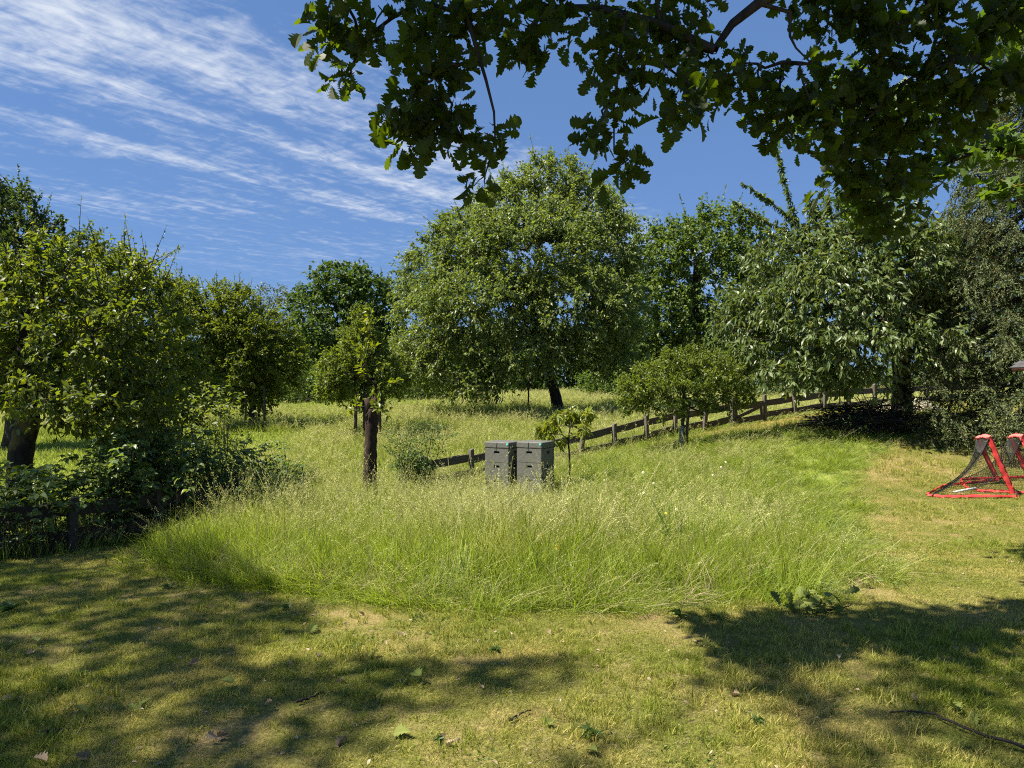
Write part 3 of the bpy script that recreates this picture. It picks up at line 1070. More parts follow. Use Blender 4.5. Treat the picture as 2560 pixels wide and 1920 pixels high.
def instancer(name, label, cat, P, rot, scl, var, meshes):
    me = bpy.data.meshes.new(name)
    me.vertices.add(len(P))
    me.vertices.foreach_set('co', np.asarray(P, np.float32).ravel())
    a = me.attributes.new('rot', 'FLOAT_VECTOR', 'POINT')
    a.data.foreach_set('vector', np.asarray(rot, np.float32).ravel())
    a = me.attributes.new('scl', 'FLOAT_VECTOR', 'POINT')
    a.data.foreach_set('vector', np.asarray(scl, np.float32).ravel())
    a = me.attributes.new('var', 'INT', 'POINT')
    a.data.foreach_set('value', np.asarray(var, np.int32))
    ob = link(name, me, None, label, cat, kind='stuff')
    ng = bpy.data.node_groups.new(name + '_scatter', 'GeometryNodeTree')
    ng.interface.new_socket('Geometry', in_out='INPUT', socket_type='NodeSocketGeometry')
    ng.interface.new_socket('Geometry', in_out='OUTPUT', socket_type='NodeSocketGeometry')
    gi = ng.nodes.new('NodeGroupInput')
    go = ng.nodes.new('NodeGroupOutput')
    jn = ng.nodes.new('GeometryNodeJoinGeometry')

    def named(n, ty):
        x = ng.nodes.new('GeometryNodeInputNamedAttribute')
        x.data_type = ty
        x.inputs['Name'].default_value = n
        return x.outputs['Attribute']
    nr, ns, nvv = named('rot', 'FLOAT_VECTOR'), named('scl', 'FLOAT_VECTOR'), named('var', 'INT')
    for k, tm in enumerate(meshes):
        src = bpy.data.objects.new(name + '_tuft', tm)
        oi = ng.nodes.new('GeometryNodeObjectInfo')
        oi.inputs['Object'].default_value = src
        cmp_ = ng.nodes.new('FunctionNodeCompare')
        cmp_.data_type = 'INT'
        cmp_.operation = 'EQUAL'
        ints = [s for s in cmp_.inputs if s.type == 'INT']
        ng.links.new(nvv, ints[0])
        ints[1].default_value = k
        ip = ng.nodes.new('GeometryNodeInstanceOnPoints')
        ng.links.new(gi.outputs[0], ip.inputs['Points'])
        ng.links.new(cmp_.outputs[0], ip.inputs['Selection'])
        ng.links.new(oi.outputs['Geometry'], ip.inputs['Instance'])
        ng.links.new(nr, ip.inputs['Rotation'])
        ng.links.new(ns, ip.inputs['Scale'])
        ng.links.new(ip.outputs[0], jn.inputs[0])
    ng.links.new(jn.outputs[0], go.inputs[0])
    md = ob.modifiers.new('scatter', 'NODES')
    md.node_group = ng
    return ob


def in_view(x, y, margin=1.3):
    return (np.abs(x) < .725 * y + margin)


def vnoise(x, y, s, seed=0):
    """cheap smooth value noise in [0,1]"""
    x, y = x * s + seed * 17.3, y * s + seed * 9.1
    xi, yi = np.floor(x), np.floor(y)
    xf, yf = x - xi, y - yi
    xf, yf = xf * xf * (3 - 2 * xf), yf * yf * (3 - 2 * yf)

    def h(a, b):
        v = np.sin(a * 127.1 + b * 311.7 + seed * 74.7) * 43758.5453
        return v - np.floor(v)
    return (h(xi, yi) * (1 - xf) + h(xi + 1, yi) * xf) * (1 - yf) + (h(xi, yi + 1) * (1 - xf) + h(xi + 1, yi + 1) * xf) * yf


def build_grass():
    rng = np.random.default_rng(11)
    # --- lawn
    lawn = []
    for v in range(6):
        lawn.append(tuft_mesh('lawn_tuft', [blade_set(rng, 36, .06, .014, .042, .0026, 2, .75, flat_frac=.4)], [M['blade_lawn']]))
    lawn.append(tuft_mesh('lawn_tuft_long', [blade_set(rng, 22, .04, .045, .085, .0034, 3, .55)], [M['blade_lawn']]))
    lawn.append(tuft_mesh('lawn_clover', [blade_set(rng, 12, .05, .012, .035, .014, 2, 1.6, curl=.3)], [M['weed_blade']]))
    lawn.append(tuft_mesh('lawn_thatch', [blade_set(rng, 22, .07, .008, .03, .0028, 2, 3.0)], [M['dead_blade']]))
    pts = []
    for (y0, y1, dens) in ((1.6, 4.5, 900), (4.5, 7.5, 640), (7.5, 11, 330), (11, 20, 150), (20, 24, 60)):
        wmax = .725 * y1 + 1.3
        n = int((y1 - y0) * 2 * wmax * dens)
        x = rng.uniform(-wmax, wmax, n)
        y = rng.uniform(y0, y1, n)
        k = in_view(x, y)
        xw, yw = wob_xy(x, y)
        k &= ~in_poly(xw, yw, TALL_POLY) & ~in_poly(x, y, MEADOW_POLY)
        bald = vnoise(x, y, 1.3, 5) * .6 + vnoise(x, y, 3.1, 6) * .4
        k &= rng.random(n) > np.clip((bald - .60) * 3.0, 0, .65)
        pts.append(np.stack([x[k], y[k], np.full(k.sum(), 1 + .10 * max(0, y0 - 6) ** .7)], 1))
    pts = np.concatenate(pts)
    n = len(pts)
    P = np.c_[pts[:, 0], pts[:, 1], ground(pts[:, 0], pts[:, 1])]
    rot = np.c_[rng.normal(size=(n, 2)) * .10, rng.uniform(0, 6.283, n)]
    lush = vnoise(pts[:, 0], pts[:, 1], .9, 8) * .6 + vnoise(pts[:, 0], pts[:, 1], 2.6, 9) * .4
    s = pts[:, 2] * rng.uniform(.7, 1.25, n)
    var = rng.integers(0, 6, n)
    var[(rng.random(n) < .05 + .20 * (lush > .62))] = 6
    clv = vnoise(pts[:, 0], pts[:, 1], 2.2, 41)
    var[(clv > .80) & (rng.random(n) < .22)] = 7
    var[rng.random(n) < .04 + .28 * (vnoise(pts[:, 0], pts[:, 1], 1.7, 43) > .66)] = 8
    scl = np.stack([s, s, s * (.50 + .55 * lush)], 1)
    # the area by the gate is rougher
    far = (pts[:, 1] > 11)
    scl[far, 2] *= 1.6
    instancer('lawn_grass', 'short mown lawn grass, patchy green and straw yellow', 'grass', P, rot, scl, var, lawn)

    # --- tall grass in the garden
    tall = [
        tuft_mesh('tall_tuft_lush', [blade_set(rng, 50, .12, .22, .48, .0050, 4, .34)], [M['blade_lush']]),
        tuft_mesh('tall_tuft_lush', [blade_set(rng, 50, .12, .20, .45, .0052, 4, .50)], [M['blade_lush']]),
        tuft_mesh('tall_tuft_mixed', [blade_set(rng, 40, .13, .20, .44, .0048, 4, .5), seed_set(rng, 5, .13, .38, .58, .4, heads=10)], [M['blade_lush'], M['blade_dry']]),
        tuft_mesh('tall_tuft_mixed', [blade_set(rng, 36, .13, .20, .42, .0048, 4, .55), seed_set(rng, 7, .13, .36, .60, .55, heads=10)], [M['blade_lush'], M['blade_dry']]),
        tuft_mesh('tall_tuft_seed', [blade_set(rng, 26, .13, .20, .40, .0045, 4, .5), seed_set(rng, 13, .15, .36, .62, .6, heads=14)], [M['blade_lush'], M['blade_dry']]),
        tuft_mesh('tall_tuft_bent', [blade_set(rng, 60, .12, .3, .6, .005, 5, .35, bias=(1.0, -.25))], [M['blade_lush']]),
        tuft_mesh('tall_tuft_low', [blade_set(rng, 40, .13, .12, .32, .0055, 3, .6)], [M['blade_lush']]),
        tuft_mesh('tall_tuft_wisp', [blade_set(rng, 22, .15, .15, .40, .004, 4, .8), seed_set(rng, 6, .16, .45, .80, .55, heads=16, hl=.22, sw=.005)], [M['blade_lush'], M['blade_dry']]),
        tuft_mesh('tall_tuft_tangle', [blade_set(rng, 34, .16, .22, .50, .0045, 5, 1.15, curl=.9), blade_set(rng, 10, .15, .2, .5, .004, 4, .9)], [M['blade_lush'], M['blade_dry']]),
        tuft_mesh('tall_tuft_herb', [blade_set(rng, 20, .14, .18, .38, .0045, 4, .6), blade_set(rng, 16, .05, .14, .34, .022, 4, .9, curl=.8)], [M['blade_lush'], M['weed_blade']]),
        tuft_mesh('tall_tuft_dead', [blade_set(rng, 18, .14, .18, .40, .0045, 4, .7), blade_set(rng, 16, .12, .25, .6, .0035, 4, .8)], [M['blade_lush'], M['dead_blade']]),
    ]
    xs, ys, hs = [], [], []
    for (y0, y1, dens) in ((5.2, 7.2, 210), (7.2, 10, 120), (10, 17, 70)):
        n = int((y1 - y0) * 22 * dens)
        x = rng.uniform(-11, 11, n)
        y = rng.uniform(y0, y1, n)
        xw, yw = wob_xy(x, y, .13)
        xw, yw = xw + rng.normal(size=n) * .07, yw + rng.normal(size=n) * .07
        k = in_poly(xw, yw, TALL_POLY) & in_view(x, y)
        xs.append(x[k])
        ys.append(y[k])
    E = np.array(EDGE)
    kf = 900
    sg = rng.integers(1, len(E) - 6, kf)
    tf = rng.random((kf, 1))
    fr = E[sg] * (1 - tf) + E[sg + 1] * tf
    tn = unit(E[sg + 1] - E[sg])
    fr = fr + np.c_[tn[:, 1], -tn[:, 0]] * np.minimum(rng.exponential(.08, kf), .28)[:, None]
    kp = vnoise(fr[:, 0], fr[:, 1], 2.0, 61) > .45
    n_fr = int(kp.sum())
    xs.append(fr[kp, 0])
    ys.append(fr[kp, 1])
    x, y = np.concatenate(xs), np.concatenate(ys)
    n = len(x)
    # distance from the front edge
    seg_a, seg_b = E[:-1], E[1:]
    dmin = np.full(n, 1e9)
    for a, b in zip(seg_a, seg_b):
        ab = b - a
        t = np.clip(((x - a[0]) * ab[0] + (y - a[1]) * ab[1]) / (ab @ ab), 0, 1)
        dmin = np.minimum(dmin, np.hypot(x - a[0] - t * ab[0], y - a[1] - t * ab[1]))
    nzv = vnoise(x, y, .55, 1) * .6 + vnoise(x, y, 1.6, 2) * .4
    hgt = .70 + .42 * np.clip(dmin / .5, 0, 1)
    hgt *= .80 + .36 * vnoise(x, y, 1.1, 3)
    hgt *= np.interp(y, [5, 9, 12, 14, 16.5], [1, 1, .85, .6, .4])
    hgt *= np.interp(x - (y - 9) * .45, [0, 2.2, 3.4], [1, .95, .55])
    # a step of lower grass just in front of the hives
    p_seed = np.clip((dmin - .5) / 1.4, 0, 1) * (.28 + .5 * (nzv > .5))
    r = rng.random(n)
    var = np.where(r < p_seed * .40, 4, np.where(r < p_seed * .75, 3, np.where(r < p_seed, 2, rng.integers(0, 2, n))))
    bent = vnoise(x, y, 1.2, 12) > .80
    var[bent & (rng.random(n) < .5)] = 5
    var[(dmin < .18) & (rng.random(n) < .45)] = 6
    rr = rng.random(n)
    var[rr < .07] = 7
    tang = vnoise(x, y, 1.4, 31)
    var[(rr > .10) & (rr < .10 + .30 * (tang > .5))] = 8
    var[(rr > .42) & (rr < .42 + .14 * (vnoise(x, y, 1.9, 33) > .6))] = 9
    var[(rr > .60) & (rr < .64)] = 10
    var[-n_fr:] = rng.choice((6, 6, 6, 8, 7, 10), n_fr)
    hgt[-n_fr:] *= np.exp(rng.normal(size=n_fr) * .35) * .62
    P = np.c_[x, y, ground(x, y)]
    rot = np.c_[rng.normal(size=(n, 2)) * .20, rng.uniform(0, 6.283, n)]
    ang = vnoise(x, y, .35, 13) * 6 - 1.5
    rot[var == 5, 2] = ang[var == 5] + rng.normal(size=(var == 5).sum()) * .4
    s = rng.uniform(.8, 1.25, n)
    hgt = hgt * np.exp(rng.normal(size=n) * .20)
    hgt *= np.interp(y, [5.3, 6.5, 8, 11, 13], [1.0, 1.0, .82, .72, .8])
    hgt *= np.interp(x + (y - 6.5) * .5, [-4.2, -2.4], [.5, 1.0])
    hgt *= 1 - .42 * np.exp(-(((x - .30) / .8) ** 2 + ((y - 10.4) / 1.3) ** 2))
    instancer('tall_grass', 'tall uncut green grass with straw seed heads around the hives', 'grass', P, rot, np.stack([s, s, s * hgt], 1), var, tall)

    # --- meadow beyond the fence
    mead = [
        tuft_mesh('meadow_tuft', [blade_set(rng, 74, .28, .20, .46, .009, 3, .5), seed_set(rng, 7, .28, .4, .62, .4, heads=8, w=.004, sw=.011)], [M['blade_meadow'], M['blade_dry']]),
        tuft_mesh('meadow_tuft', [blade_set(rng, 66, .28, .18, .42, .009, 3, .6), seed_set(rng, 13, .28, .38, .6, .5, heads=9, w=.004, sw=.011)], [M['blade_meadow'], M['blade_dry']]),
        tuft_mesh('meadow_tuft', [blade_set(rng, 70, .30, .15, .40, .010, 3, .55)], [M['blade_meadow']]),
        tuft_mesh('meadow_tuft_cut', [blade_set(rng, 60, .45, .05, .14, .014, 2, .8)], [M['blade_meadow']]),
    ]
    xs, ys = [], []
    for (y0, y1, dens) in ((7, 14, 26), (14, 22, 20), (22, 32, 11), (32, 50, 6)):
        w_ = .725 * y1 + 1.5
        n = int((y1 - y0) * 2 * w_ * dens)
        x = rng.uniform(-w_, w_, n)
        y = rng.uniform(y0, y1, n)
        k = in_poly(x, y, MEADOW_POLY) & in_view(x, y, 1.5)
        xs.append(x[k])
        ys.append(y[k])
    x, y = np.concatenate(xs), np.concatenate(ys)
    n = len(x)
    var = rng.integers(0, 3, n)
    cut = (y > 27 + 3 * vnoise(x, y, .2, 4)) & (x < -2) | (y < 20) & (x < -5.5 - 0 * y)
    var[cut] = 3
    s = rng.uniform(.8, 1.2, n) * np.interp(y, [7, 20, 45], [.8, 1.0, 1.5])
    h = s * (.65 + .5 * vnoise(x, y, .4, 7)) * np.interp(y, [7, 20, 45], [1, 1, .6])
    h = h * np.where(x > 4, .55, 1.0)
    P = np.c_[x, y, ground(x, y)]
    rot = np.c_[rng.normal(size=(n, 2)) * .1, rng.uniform(0, 6.283, n)]
    instancer('meadow_grass', 'pale yellow green meadow grass under the orchard trees beyond the fence', 'grass', P, rot, np.stack([s, s, h], 1), var, mead)

    # --- dry clippings along the cut edge
    k = 2600
    seg = rng.integers(2, 13, k)
    t = rng.random(k)[:, None]
    q = E[seg] * (1 - t) + E[seg + 1] * t
    dens = vnoise(q[:, 0], q[:, 1], 3.0, 21)
    keep = rng.random(k) < np.clip((dens - .25) * 1.8, .05, 1)
    q = q[keep] + rng.normal(size=(keep.sum(), 2)) * np.array([.06, .05]) - np.array([0, .06])
    k = len(q)
    Pq = np.c_[q, ground(q[:, 0], q[:, 1]) + rng.uniform(.004, .05, k)]
    D = unit(np.c_[rng.normal(size=(k, 2)), rng.normal(size=k) * .25])
    V, Fs = scatter((LEAF2[0] * [1, 1, .15], LEAF2[1]), Pq, D, rng.normal(size=(k, 3)) + np.array([0, 0, 1.]), rng.uniform(.05, .16, k), .0045)
    me = mk_mesh('dry_clippings', V, Fs, M['straw'], {'rnd': np.repeat(rng.random(k), 4)})
    link('dry_clippings', me, None, 'dry straw clippings along the mown edge of the tall grass', 'clippings', kind='stuff')


build_grass()


# ------------------------------------------------------------------ fence and gate
def rot_from(a, b):
    """matrix whose x axis runs from a to b, z roughly up"""
    x = unit(np.array(b, float) - np.array(a, float))
    y = unit(np.cross([0, 0, 1.0], x))
    z = np.cross(x, y)
    return np.stack([x, y, z], 1)


def board_mesh(mat):
    bm = bmesh.new()
    bmesh.ops.create_cube(bm, size=1)
    # a sawn board: slightly uneven edges
    bmesh.ops.subdivide_edges(bm, edges=[e for e in bm.edges if abs((e.verts[0].co - e.verts[1].co).x) > .5], cuts=3)
    rr = np.random.default_rng(5)
    for v in bm.verts:
        v.co.z += rr.normal() * .035
    me = bpy.data.meshes.new('board')
    bm.to_mesh(me)
    bm.free()
    me.materials.append(mat)
    return me


def post_mesh(mat):
    bm = bmesh.new()
    bmesh.ops.create_cube(bm, size=1)
    bmesh.ops.bevel(bm, geom=[e for e in bm.edges], offset=.06, segments=1, affect='EDGES')
    for v in bm.verts:
        v.co.z += .5
        if v.co.z > .9:
            v.co.z += v.co.x * .05
    me = bpy.data.meshes.new('post')
    bm.to_mesh(me)
    bm.free()
    me.materials.append(mat)
    return me


def mat4(R, c, s):
    R = np.asarray(R)
    return Matrix([[R[0][0] * s[0], R[0][1] * s[1], R[0][2] * s[2], c[0]], [R[1][0] * s[0], R[1][1] * s[1], R[1][2] * s[2], c[1]],
                   [R[2][0] * s[0], R[2][1] * s[1], R[2][2] * s[2], c[2]], [0, 0, 0, 1]])


def build_fence():
    rng = np.random.default_rng(3)
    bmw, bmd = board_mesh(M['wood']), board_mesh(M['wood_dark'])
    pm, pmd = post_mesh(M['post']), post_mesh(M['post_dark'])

    def run(root, pts, skip, bmesh_, pmesh, noposts=()):
        org = np.array(root.location)
        P3 = [np.array([x, y, gz(x, y)]) for x, y in pts]
        for i, p in enumerate(P3):
            if i in noposts:
                continue
            d = P3[min(i + 1, len(P3) - 1)] - P3[max(i - 1, 0)]
            d[2] = 0
            R = rot_from([0, 0, 0], d)
            tilt = Matrix.Rotation(rng.normal() * .05, 3, 'Y') @ Matrix.Rotation(rng.normal() * .04, 3, 'X')
            R = np.array(tilt) @ R
            hgt = .64 + rng.normal() * .03
            link('post', pmesh, root, matrix=mat4(R, p - org + np.array([0, 0, -.06]) - R[:, 1] * .0, (.085, .085, hgt + .06)))
        for i in range(len(P3) - 1):
            if i in skip:
                continue
            for zc in (.16, .47):
                a = P3[i] + np.array([0, 0, zc + rng.normal() * .015])
                b = P3[i + 1] + np.array([0, 0, zc + rng.normal() * .015])
                R = rot_from(a, b)
                ln = np.linalg.norm(b - a)
                c = (a + b) / 2 + R[:, 1] * .060
                link('board', bmesh_, root, matrix=mat4(R, c - org, (ln + .03, .028, .15)))
    g = FR
    o = g[0]
    r1 = thing('wooden_fence', 'low weathered two-board fence climbing right from the hives past the gate', 'fence', loc=(g[3][0], g[3][1], gz(*g[3])))
    run(r1, FR, (8,), bmw, pm)
    r2 = thing('wooden_fence', 'dark low board fence half buried in brambles at the left edge', 'fence', loc=(FL[1][0], FL[1][1], gz(*FL[1])))
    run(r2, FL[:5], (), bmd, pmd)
    # gate between the two posts at 1832 and 1912
    a2, b2 = FR[8], FR[9]
    a = np.array([*a2, gz(*a2)])
    b = np.array([*b2, gz(*b2)])
    R = rot_from(a, b)
    off = R[:, 1] * -.02
    a_, b_ = a + R[:, 0] * .065 + off, b - R[:, 0] * .065 + off
    gt = thing('garden_gate', 'small low wooden gate with a diagonal brace set in the fence', 'gate', loc=(a + b) / 2)
    org = (a + b) / 2
    ln = np.linalg.norm(b_ - a_)
    for zc in (.14, .47):
        link('board', bmw, gt, matrix=mat4(R, (a_ + b_) / 2 - org + np.array([0, 0, zc]), (ln, .026, .14)))
    Rb = rot_from(a_ + [0, 0, .2], b_ + [0, 0, .42])
    link('brace', bmw, gt, matrix=mat4(Rb, (a_ + b_) / 2 - org + np.array([0, 0, .31]) + R[:, 1] * .032, (ln * .97, .024, .085)))
    for q in (a_ + R[:, 0] * .05, b_ - R[:, 0] * .05):
        link('upright', bmw, gt, matrix=mat4(np.stack([R[:, 2], R[:, 1], -R[:, 0]], 1), q - org + np.array([0, 0, .305]) + R[:, 1] * .028, (.46, .024, .075)))


build_fence()


# ------------------------------------------------------------------ beehives
def bevel_box(name, size, mat, bev=.012, seg=2, holes=None):
    bm = bmesh.new()
    bmesh.ops.create_cube(bm, size=1)
    for v in bm.verts:
        v.co.x *= size[0]
        v.co.y *= size[1]
        v.co.z *= size[2]
    bmesh.ops.bevel(bm, geom=list(bm.edges), offset=bev, segments=seg, affect='EDGES', profile=.6)
    me = bpy.data.meshes.new(name)
    bm.to_mesh(me)
    bm.free()
    me.materials.append(mat)
    return me


def holed_box(name, w, dpt, h, mat, mat_in, hw=.105, hh=.042, hz=.045):
    """hollow-looking hive box: handle recess in each of the four faces"""
    bm = bmesh.new()
    for ang in range(4):
        W_ = w if ang % 2 == 0 else dpt
        D_ = dpt if ang % 2 == 0 else w
        rot = Matrix.Rotation(ang * math.pi / 2, 3, 'Z')
        y = -D_ / 2
        xs = [-W_ / 2, -hw / 2, hw / 2, W_ / 2]
        zs = [-h / 2, hz - hh / 2, hz + hh / 2, h / 2]
        vv = [[bm.verts.new(rot @ Vector((x, y, z))) for x in xs] for z in zs]
        for i in range(3):
            for j in range(3):
                if (i, j) == (1, 1):
                    continue
                bm.faces.new((vv[i][j], vv[i][j + 1], vv[i + 1][j + 1], vv[i + 1][j]))
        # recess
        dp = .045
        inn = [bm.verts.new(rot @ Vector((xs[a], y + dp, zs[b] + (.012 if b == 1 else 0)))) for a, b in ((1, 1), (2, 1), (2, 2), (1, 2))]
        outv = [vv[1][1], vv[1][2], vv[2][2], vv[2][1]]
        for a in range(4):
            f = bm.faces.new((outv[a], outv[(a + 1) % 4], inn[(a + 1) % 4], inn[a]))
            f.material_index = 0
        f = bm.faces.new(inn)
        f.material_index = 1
    top = [bm.verts.new((sx * w / 2, sy * dpt / 2, h / 2)) for sx, sy in ((-1, -1), (1, -1), (1, 1), (-1, 1))]
    bm.faces.new(top)
    bot = [bm.verts.new((sx * w / 2, sy * dpt / 2, -h / 2)) for sx, sy in ((-1, 1), (1, 1), (1, -1), (-1, -1))]
    bm.faces.new(bot)
    bmesh.ops.remove_doubles(bm, verts=bm.verts, dist=1e-5)
    eds = [e for e in bm.edges if len(e.link_faces) == 2 and all(abs(abs(v.co.x) - w / 2) < 1e-4 and abs(abs(v.co.y) - dpt / 2) < 1e-4 for v in e.verts)]
    bmesh.ops.bevel(bm, geom=eds, offset=.01, segments=2, affect='EDGES')
    me = bpy.data.meshes.new(name)
    bm.to_mesh(me)
    bm.free()
    me.materials.append(mat)
    me.materials.append(mat_in)
    return me


def build_hives():
    w, h = .455, .218
    boxm = holed_box('hive_box', w, w, h - .006, M['hive'], M['hive_dark'])
    lid = bevel_box('lid', (w + .006, w + .006, .10), M['hive'], .02, 3)
    rim = bevel_box('rim', (w - .012, w - .012, .03), M['hive_dark'], .003, 1)
    base = bevel_box('floor', (w, w, .07), M['hive'], .008)
    mb = MB()
    th = np.linspace(0, 2 * np.pi, 17)[:-1]
    mb.tube([(0, -.004, 0), (0, .004, 0)], .0165, 16)
    badge = mb.mesh('badge', M['badge'])
    for px, d, ang, lab, side in ((1339, 11.55, 29, 'grey stacked beehive on the right, its dark side face showing, beside the peach sapling', 1),
                                  (1259, 11.75, 29, 'grey stacked beehive on the left, partly behind its twin', 0)):
        x, y = (px - 1280) * d / F, d
        z0 = gz(x, y)
        root = thing('beehive', lab, 'beehive', 'pair of grey beehives in the tall grass', (x, y, z0))
        root.rotation_euler = (0, 0, math.radians(-ang))
        zz = .10
        # timber stand
        for sx in (-.15, .15):
            sb = MB()
            sb.box((sx, 0, .035), (.07, .46, .09))
            link('stand_beam', sb.mesh('stand_beam', M['post_dark']), root)
        link('floor', base, root, loc=(0, 0, zz + .02))
        zz += .055 + .003
        top = H - (1103 - 960) * d / F - z0
        hh = (top - .10 - zz) / 3
        for i in range(3):
            b = link('hive_box', boxm, root, loc=(0, 0, zz + hh * (i + .5)))
            b.scale = (1, 1, hh / h)
            link('seam', rim, root, loc=(0, 0, zz + hh * (i + 1)))
        link('lid', lid, root, loc=(0, 0, zz + 3 * hh + .052))
        link('badge', badge, root, loc=(w / 2 - .03, -w / 2 - .005, zz + 3 * hh + .072))
        cb = MB()
        cb.tube([(-.012 + (.02 if not side else 0), -w / 2 - .008, zz + 3 * hh + .10), (-.012, -w / 2 - .008, zz + 3 * hh - .042)], .0032, 6)
        link('cord', cb.mesh('cord', M['strap'], True), root)


build_hives()


# ------------------------------------------------------------------ pop-up goals
def ribbon(pts, width_dir, w, thick=.006, wrinkle=.006, rng=None, seg=22):
    pts = np.asarray(pts, float)
    t = np.linspace(0, 1, len(pts))
    tt = np.linspace(0, 1, seg)
    q = np.stack([np.interp(tt, t, pts[:, k]) for k in range(3)], 1)
    wd = unit(np.stack([np.interp(tt, t, np.asarray(width_dir, float)[:, k]) for k in range(3)], 1))
    tg = unit(np.gradient(q, axis=0))
    nn = unit(np.cross(tg, wd))
    V, Fs = [], []
    prof = [(-.5, 0), (-.2, .9), (.2, .9), (.5, 0), (.2, -.9), (-.2, -.9)]
    for i in range(seg):
        wr = rng.normal(size=6) * wrinkle
        for j, (a, b) in enumerate(prof):
            V.append(q[i] + wd[i] * a * w * (1 + rng.normal() * .03) + nn[i] * (b * thick * 1.2 + wr[j]))
    k = len(prof)
    for i in range(seg - 1):
        for j in range(k):
            Fs.append((i * k + j, i * k + (j + 1) % k, (i + 1) * k + (j + 1) % k, (i + 1) * k + j))
    return np.array(V), np.array(Fs)


def build_goals():
    rng = np.random.default_rng(7)
    specs = [((7.02, 9.95), (7.42, 10.85), (6.70, 9.97), (7.12, 10.87), (5.92, 10.02), (6.45, 10.6), 'red pop-up goal with black net, fully in view beside the spruce'),
             ((7.62, 10.10), (8.02, 11.00), (7.27, 10.12), (7.72, 11.02), (6.72, 10.35), (6.95, 11.0), 'red pop-up goal cut off by the right edge of the picture')]
    for nb, fb, nt_, ft, bn, bf, lab in specs:
        def g3(p, dz=0.0):
            return np.array([p[0], p[1], gz(*p) + dz])
        org = g3(nb)
        root = thing('pop_up_goal', lab, 'goal', 'pop-up goals on the lawn', org)
        A, B = g3(nb, .06), g3(fb, .06)
        T1, T2 = np.array([*nt_, .905]), np.array([*ft, .835])
        C, Dd = g3(bn, .03), g3(bf, .03)
        depth = unit(B - A)

        def part(name, pts, wd, w, mat, **kw):
            V, Fs = ribbon(np.array(pts) - org, wd, w, rng=rng, **kw)
            link(name, mk_mesh(name, V, Fs, mat, smooth=True), root)
        leg = unit(T1 - A)
        side = unit(np.array([1.0, -.25, .25]))
        # near and far uprights: flat sleeves; top sleeve lies across
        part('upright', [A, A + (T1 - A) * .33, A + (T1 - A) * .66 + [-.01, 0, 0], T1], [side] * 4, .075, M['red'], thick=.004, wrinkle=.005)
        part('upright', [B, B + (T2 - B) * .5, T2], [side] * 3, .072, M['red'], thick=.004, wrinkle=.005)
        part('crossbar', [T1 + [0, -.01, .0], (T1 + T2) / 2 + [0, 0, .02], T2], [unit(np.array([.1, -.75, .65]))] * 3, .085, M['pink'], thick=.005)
        # sleeve on the ground
        f1 = A + np.array([.05, -.03, -.035])
        part('ground_sleeve', [f1, A * .5 + C * .5 + [0, -.06, -.015], C + [.08, -.03, -.01], C + [-.03, .06, 0], (C + Dd) / 2 + [-.05, 0, 0]], [[0.1, .6, .8]] * 4 + [[.5, 0, .8]], .045, M['red'], seg=34, thick=.005, wrinkle=.009)
        part('ground_sleeve', [(C + Dd) / 2 + [-.05, 0, 0], Dd, (B + Dd) / 2, B], [[.3, .2, .9]] * 4, .045, M['red'], seg=22)
        # net: back sheet from the crossbar sagging down to the back sleeve, and the two sides
        nu, nv = 26, 30
        net0, net1 = [], []

        def strand(pl):
            for a, b in zip(pl[:-1], pl[1:]):
                net0.append(a)
                net1.append(b)

        def back(s, t):     # s along the crossbar, t from top to ground
            top_ = T1 + (T2 - T1) * s
            bot_ = C + (Dd - C) * s
            p = top_ * (1 - t) + bot_ * t
            sg = .34 * t * (1 - t) * 4 * .42
            return p + np.array([.75, 0, -.75]) * sg * (.85 + .15 * math.sin(3.1 * s))
        for i in range(nu + 1):
            strand([back(i / nu, j / nv) for j in range(nv + 1)])
        for j in range(nv + 1):
            strand([back(i / nu, j / nv) for i in range(nu + 1)])
        for (U, Tt, Cc, s_) in ((A, T1, C, 0), (B, T2, Dd, 1)):
            def sidep(a, t):
                e = back(s_, t)
                f = Tt + (U - Tt) * t
                return e + (f - e) * a + np.array([0, (.05 if s_ == 0 else -.05), 0]) * math.sin(math.pi * a) * t
            for i in range(17):
                strand([sidep(i / 16, j / 20) for j in range(21)])
            for j in range(21):
                strand([sidep(i / 16, j / 20) for i in range(17)])
        n0, n1 = np.array(net0) - org, np.array(net1) - org
        V, q = edge_tubes(n0, n1, np.full(len(n0), .0015), np.full(len(n0), .0015), 3)
        link('net', mk_mesh('net', V, q, M['net']), root)
        # bound edge of the net and ties
        for s_ in (0, 1):
            eb = MB()
            eb.tube(np.array([back(s_, t) for t in np.linspace(0, 1, 16)]) - org, .006, 5)
            link('net_edge', eb.mesh('net_edge', M['net'], True), root)
        for p in (A, B):
            tb = MB()
            tb.tube(np.array([p + [.02, -.02, .05], p + [.035, -.03, .0], p + [.01, -.05, -.035]]) - org, .006, 5)
            link('tie', tb.mesh('tie', M['strap'], True), root)
    rb = MB()
    p0 = np.array([6.32, 10.15, gz(6.32, 10.15) + .05])
    rb.tube([p0, p0 + [.34, .05, .045]], .016, 8)
    link('white_rod', rb.mesh('white_rod', M['rod'], True), None, 'short white plastic rod lying inside the nearer goal net', 'rod')


build_goals()


# ------------------------------------------------------------------ trees in the orchard and behind
def base(px, d, py=None):
    x = (px - 1280) * d / F
    return np.array([x, d, gz(x, d) - .05])


def tr(px, d, pts):
    """trunk polyline: base on the ground, then photo points at depth d (optional third value = depth offset)"""
    out = [base(px, d)]
    for p in pts:
        out.append(px2w(p[0], p[1], d + (p[2] if len(p) > 2 else 0)))
    return np.array(out)


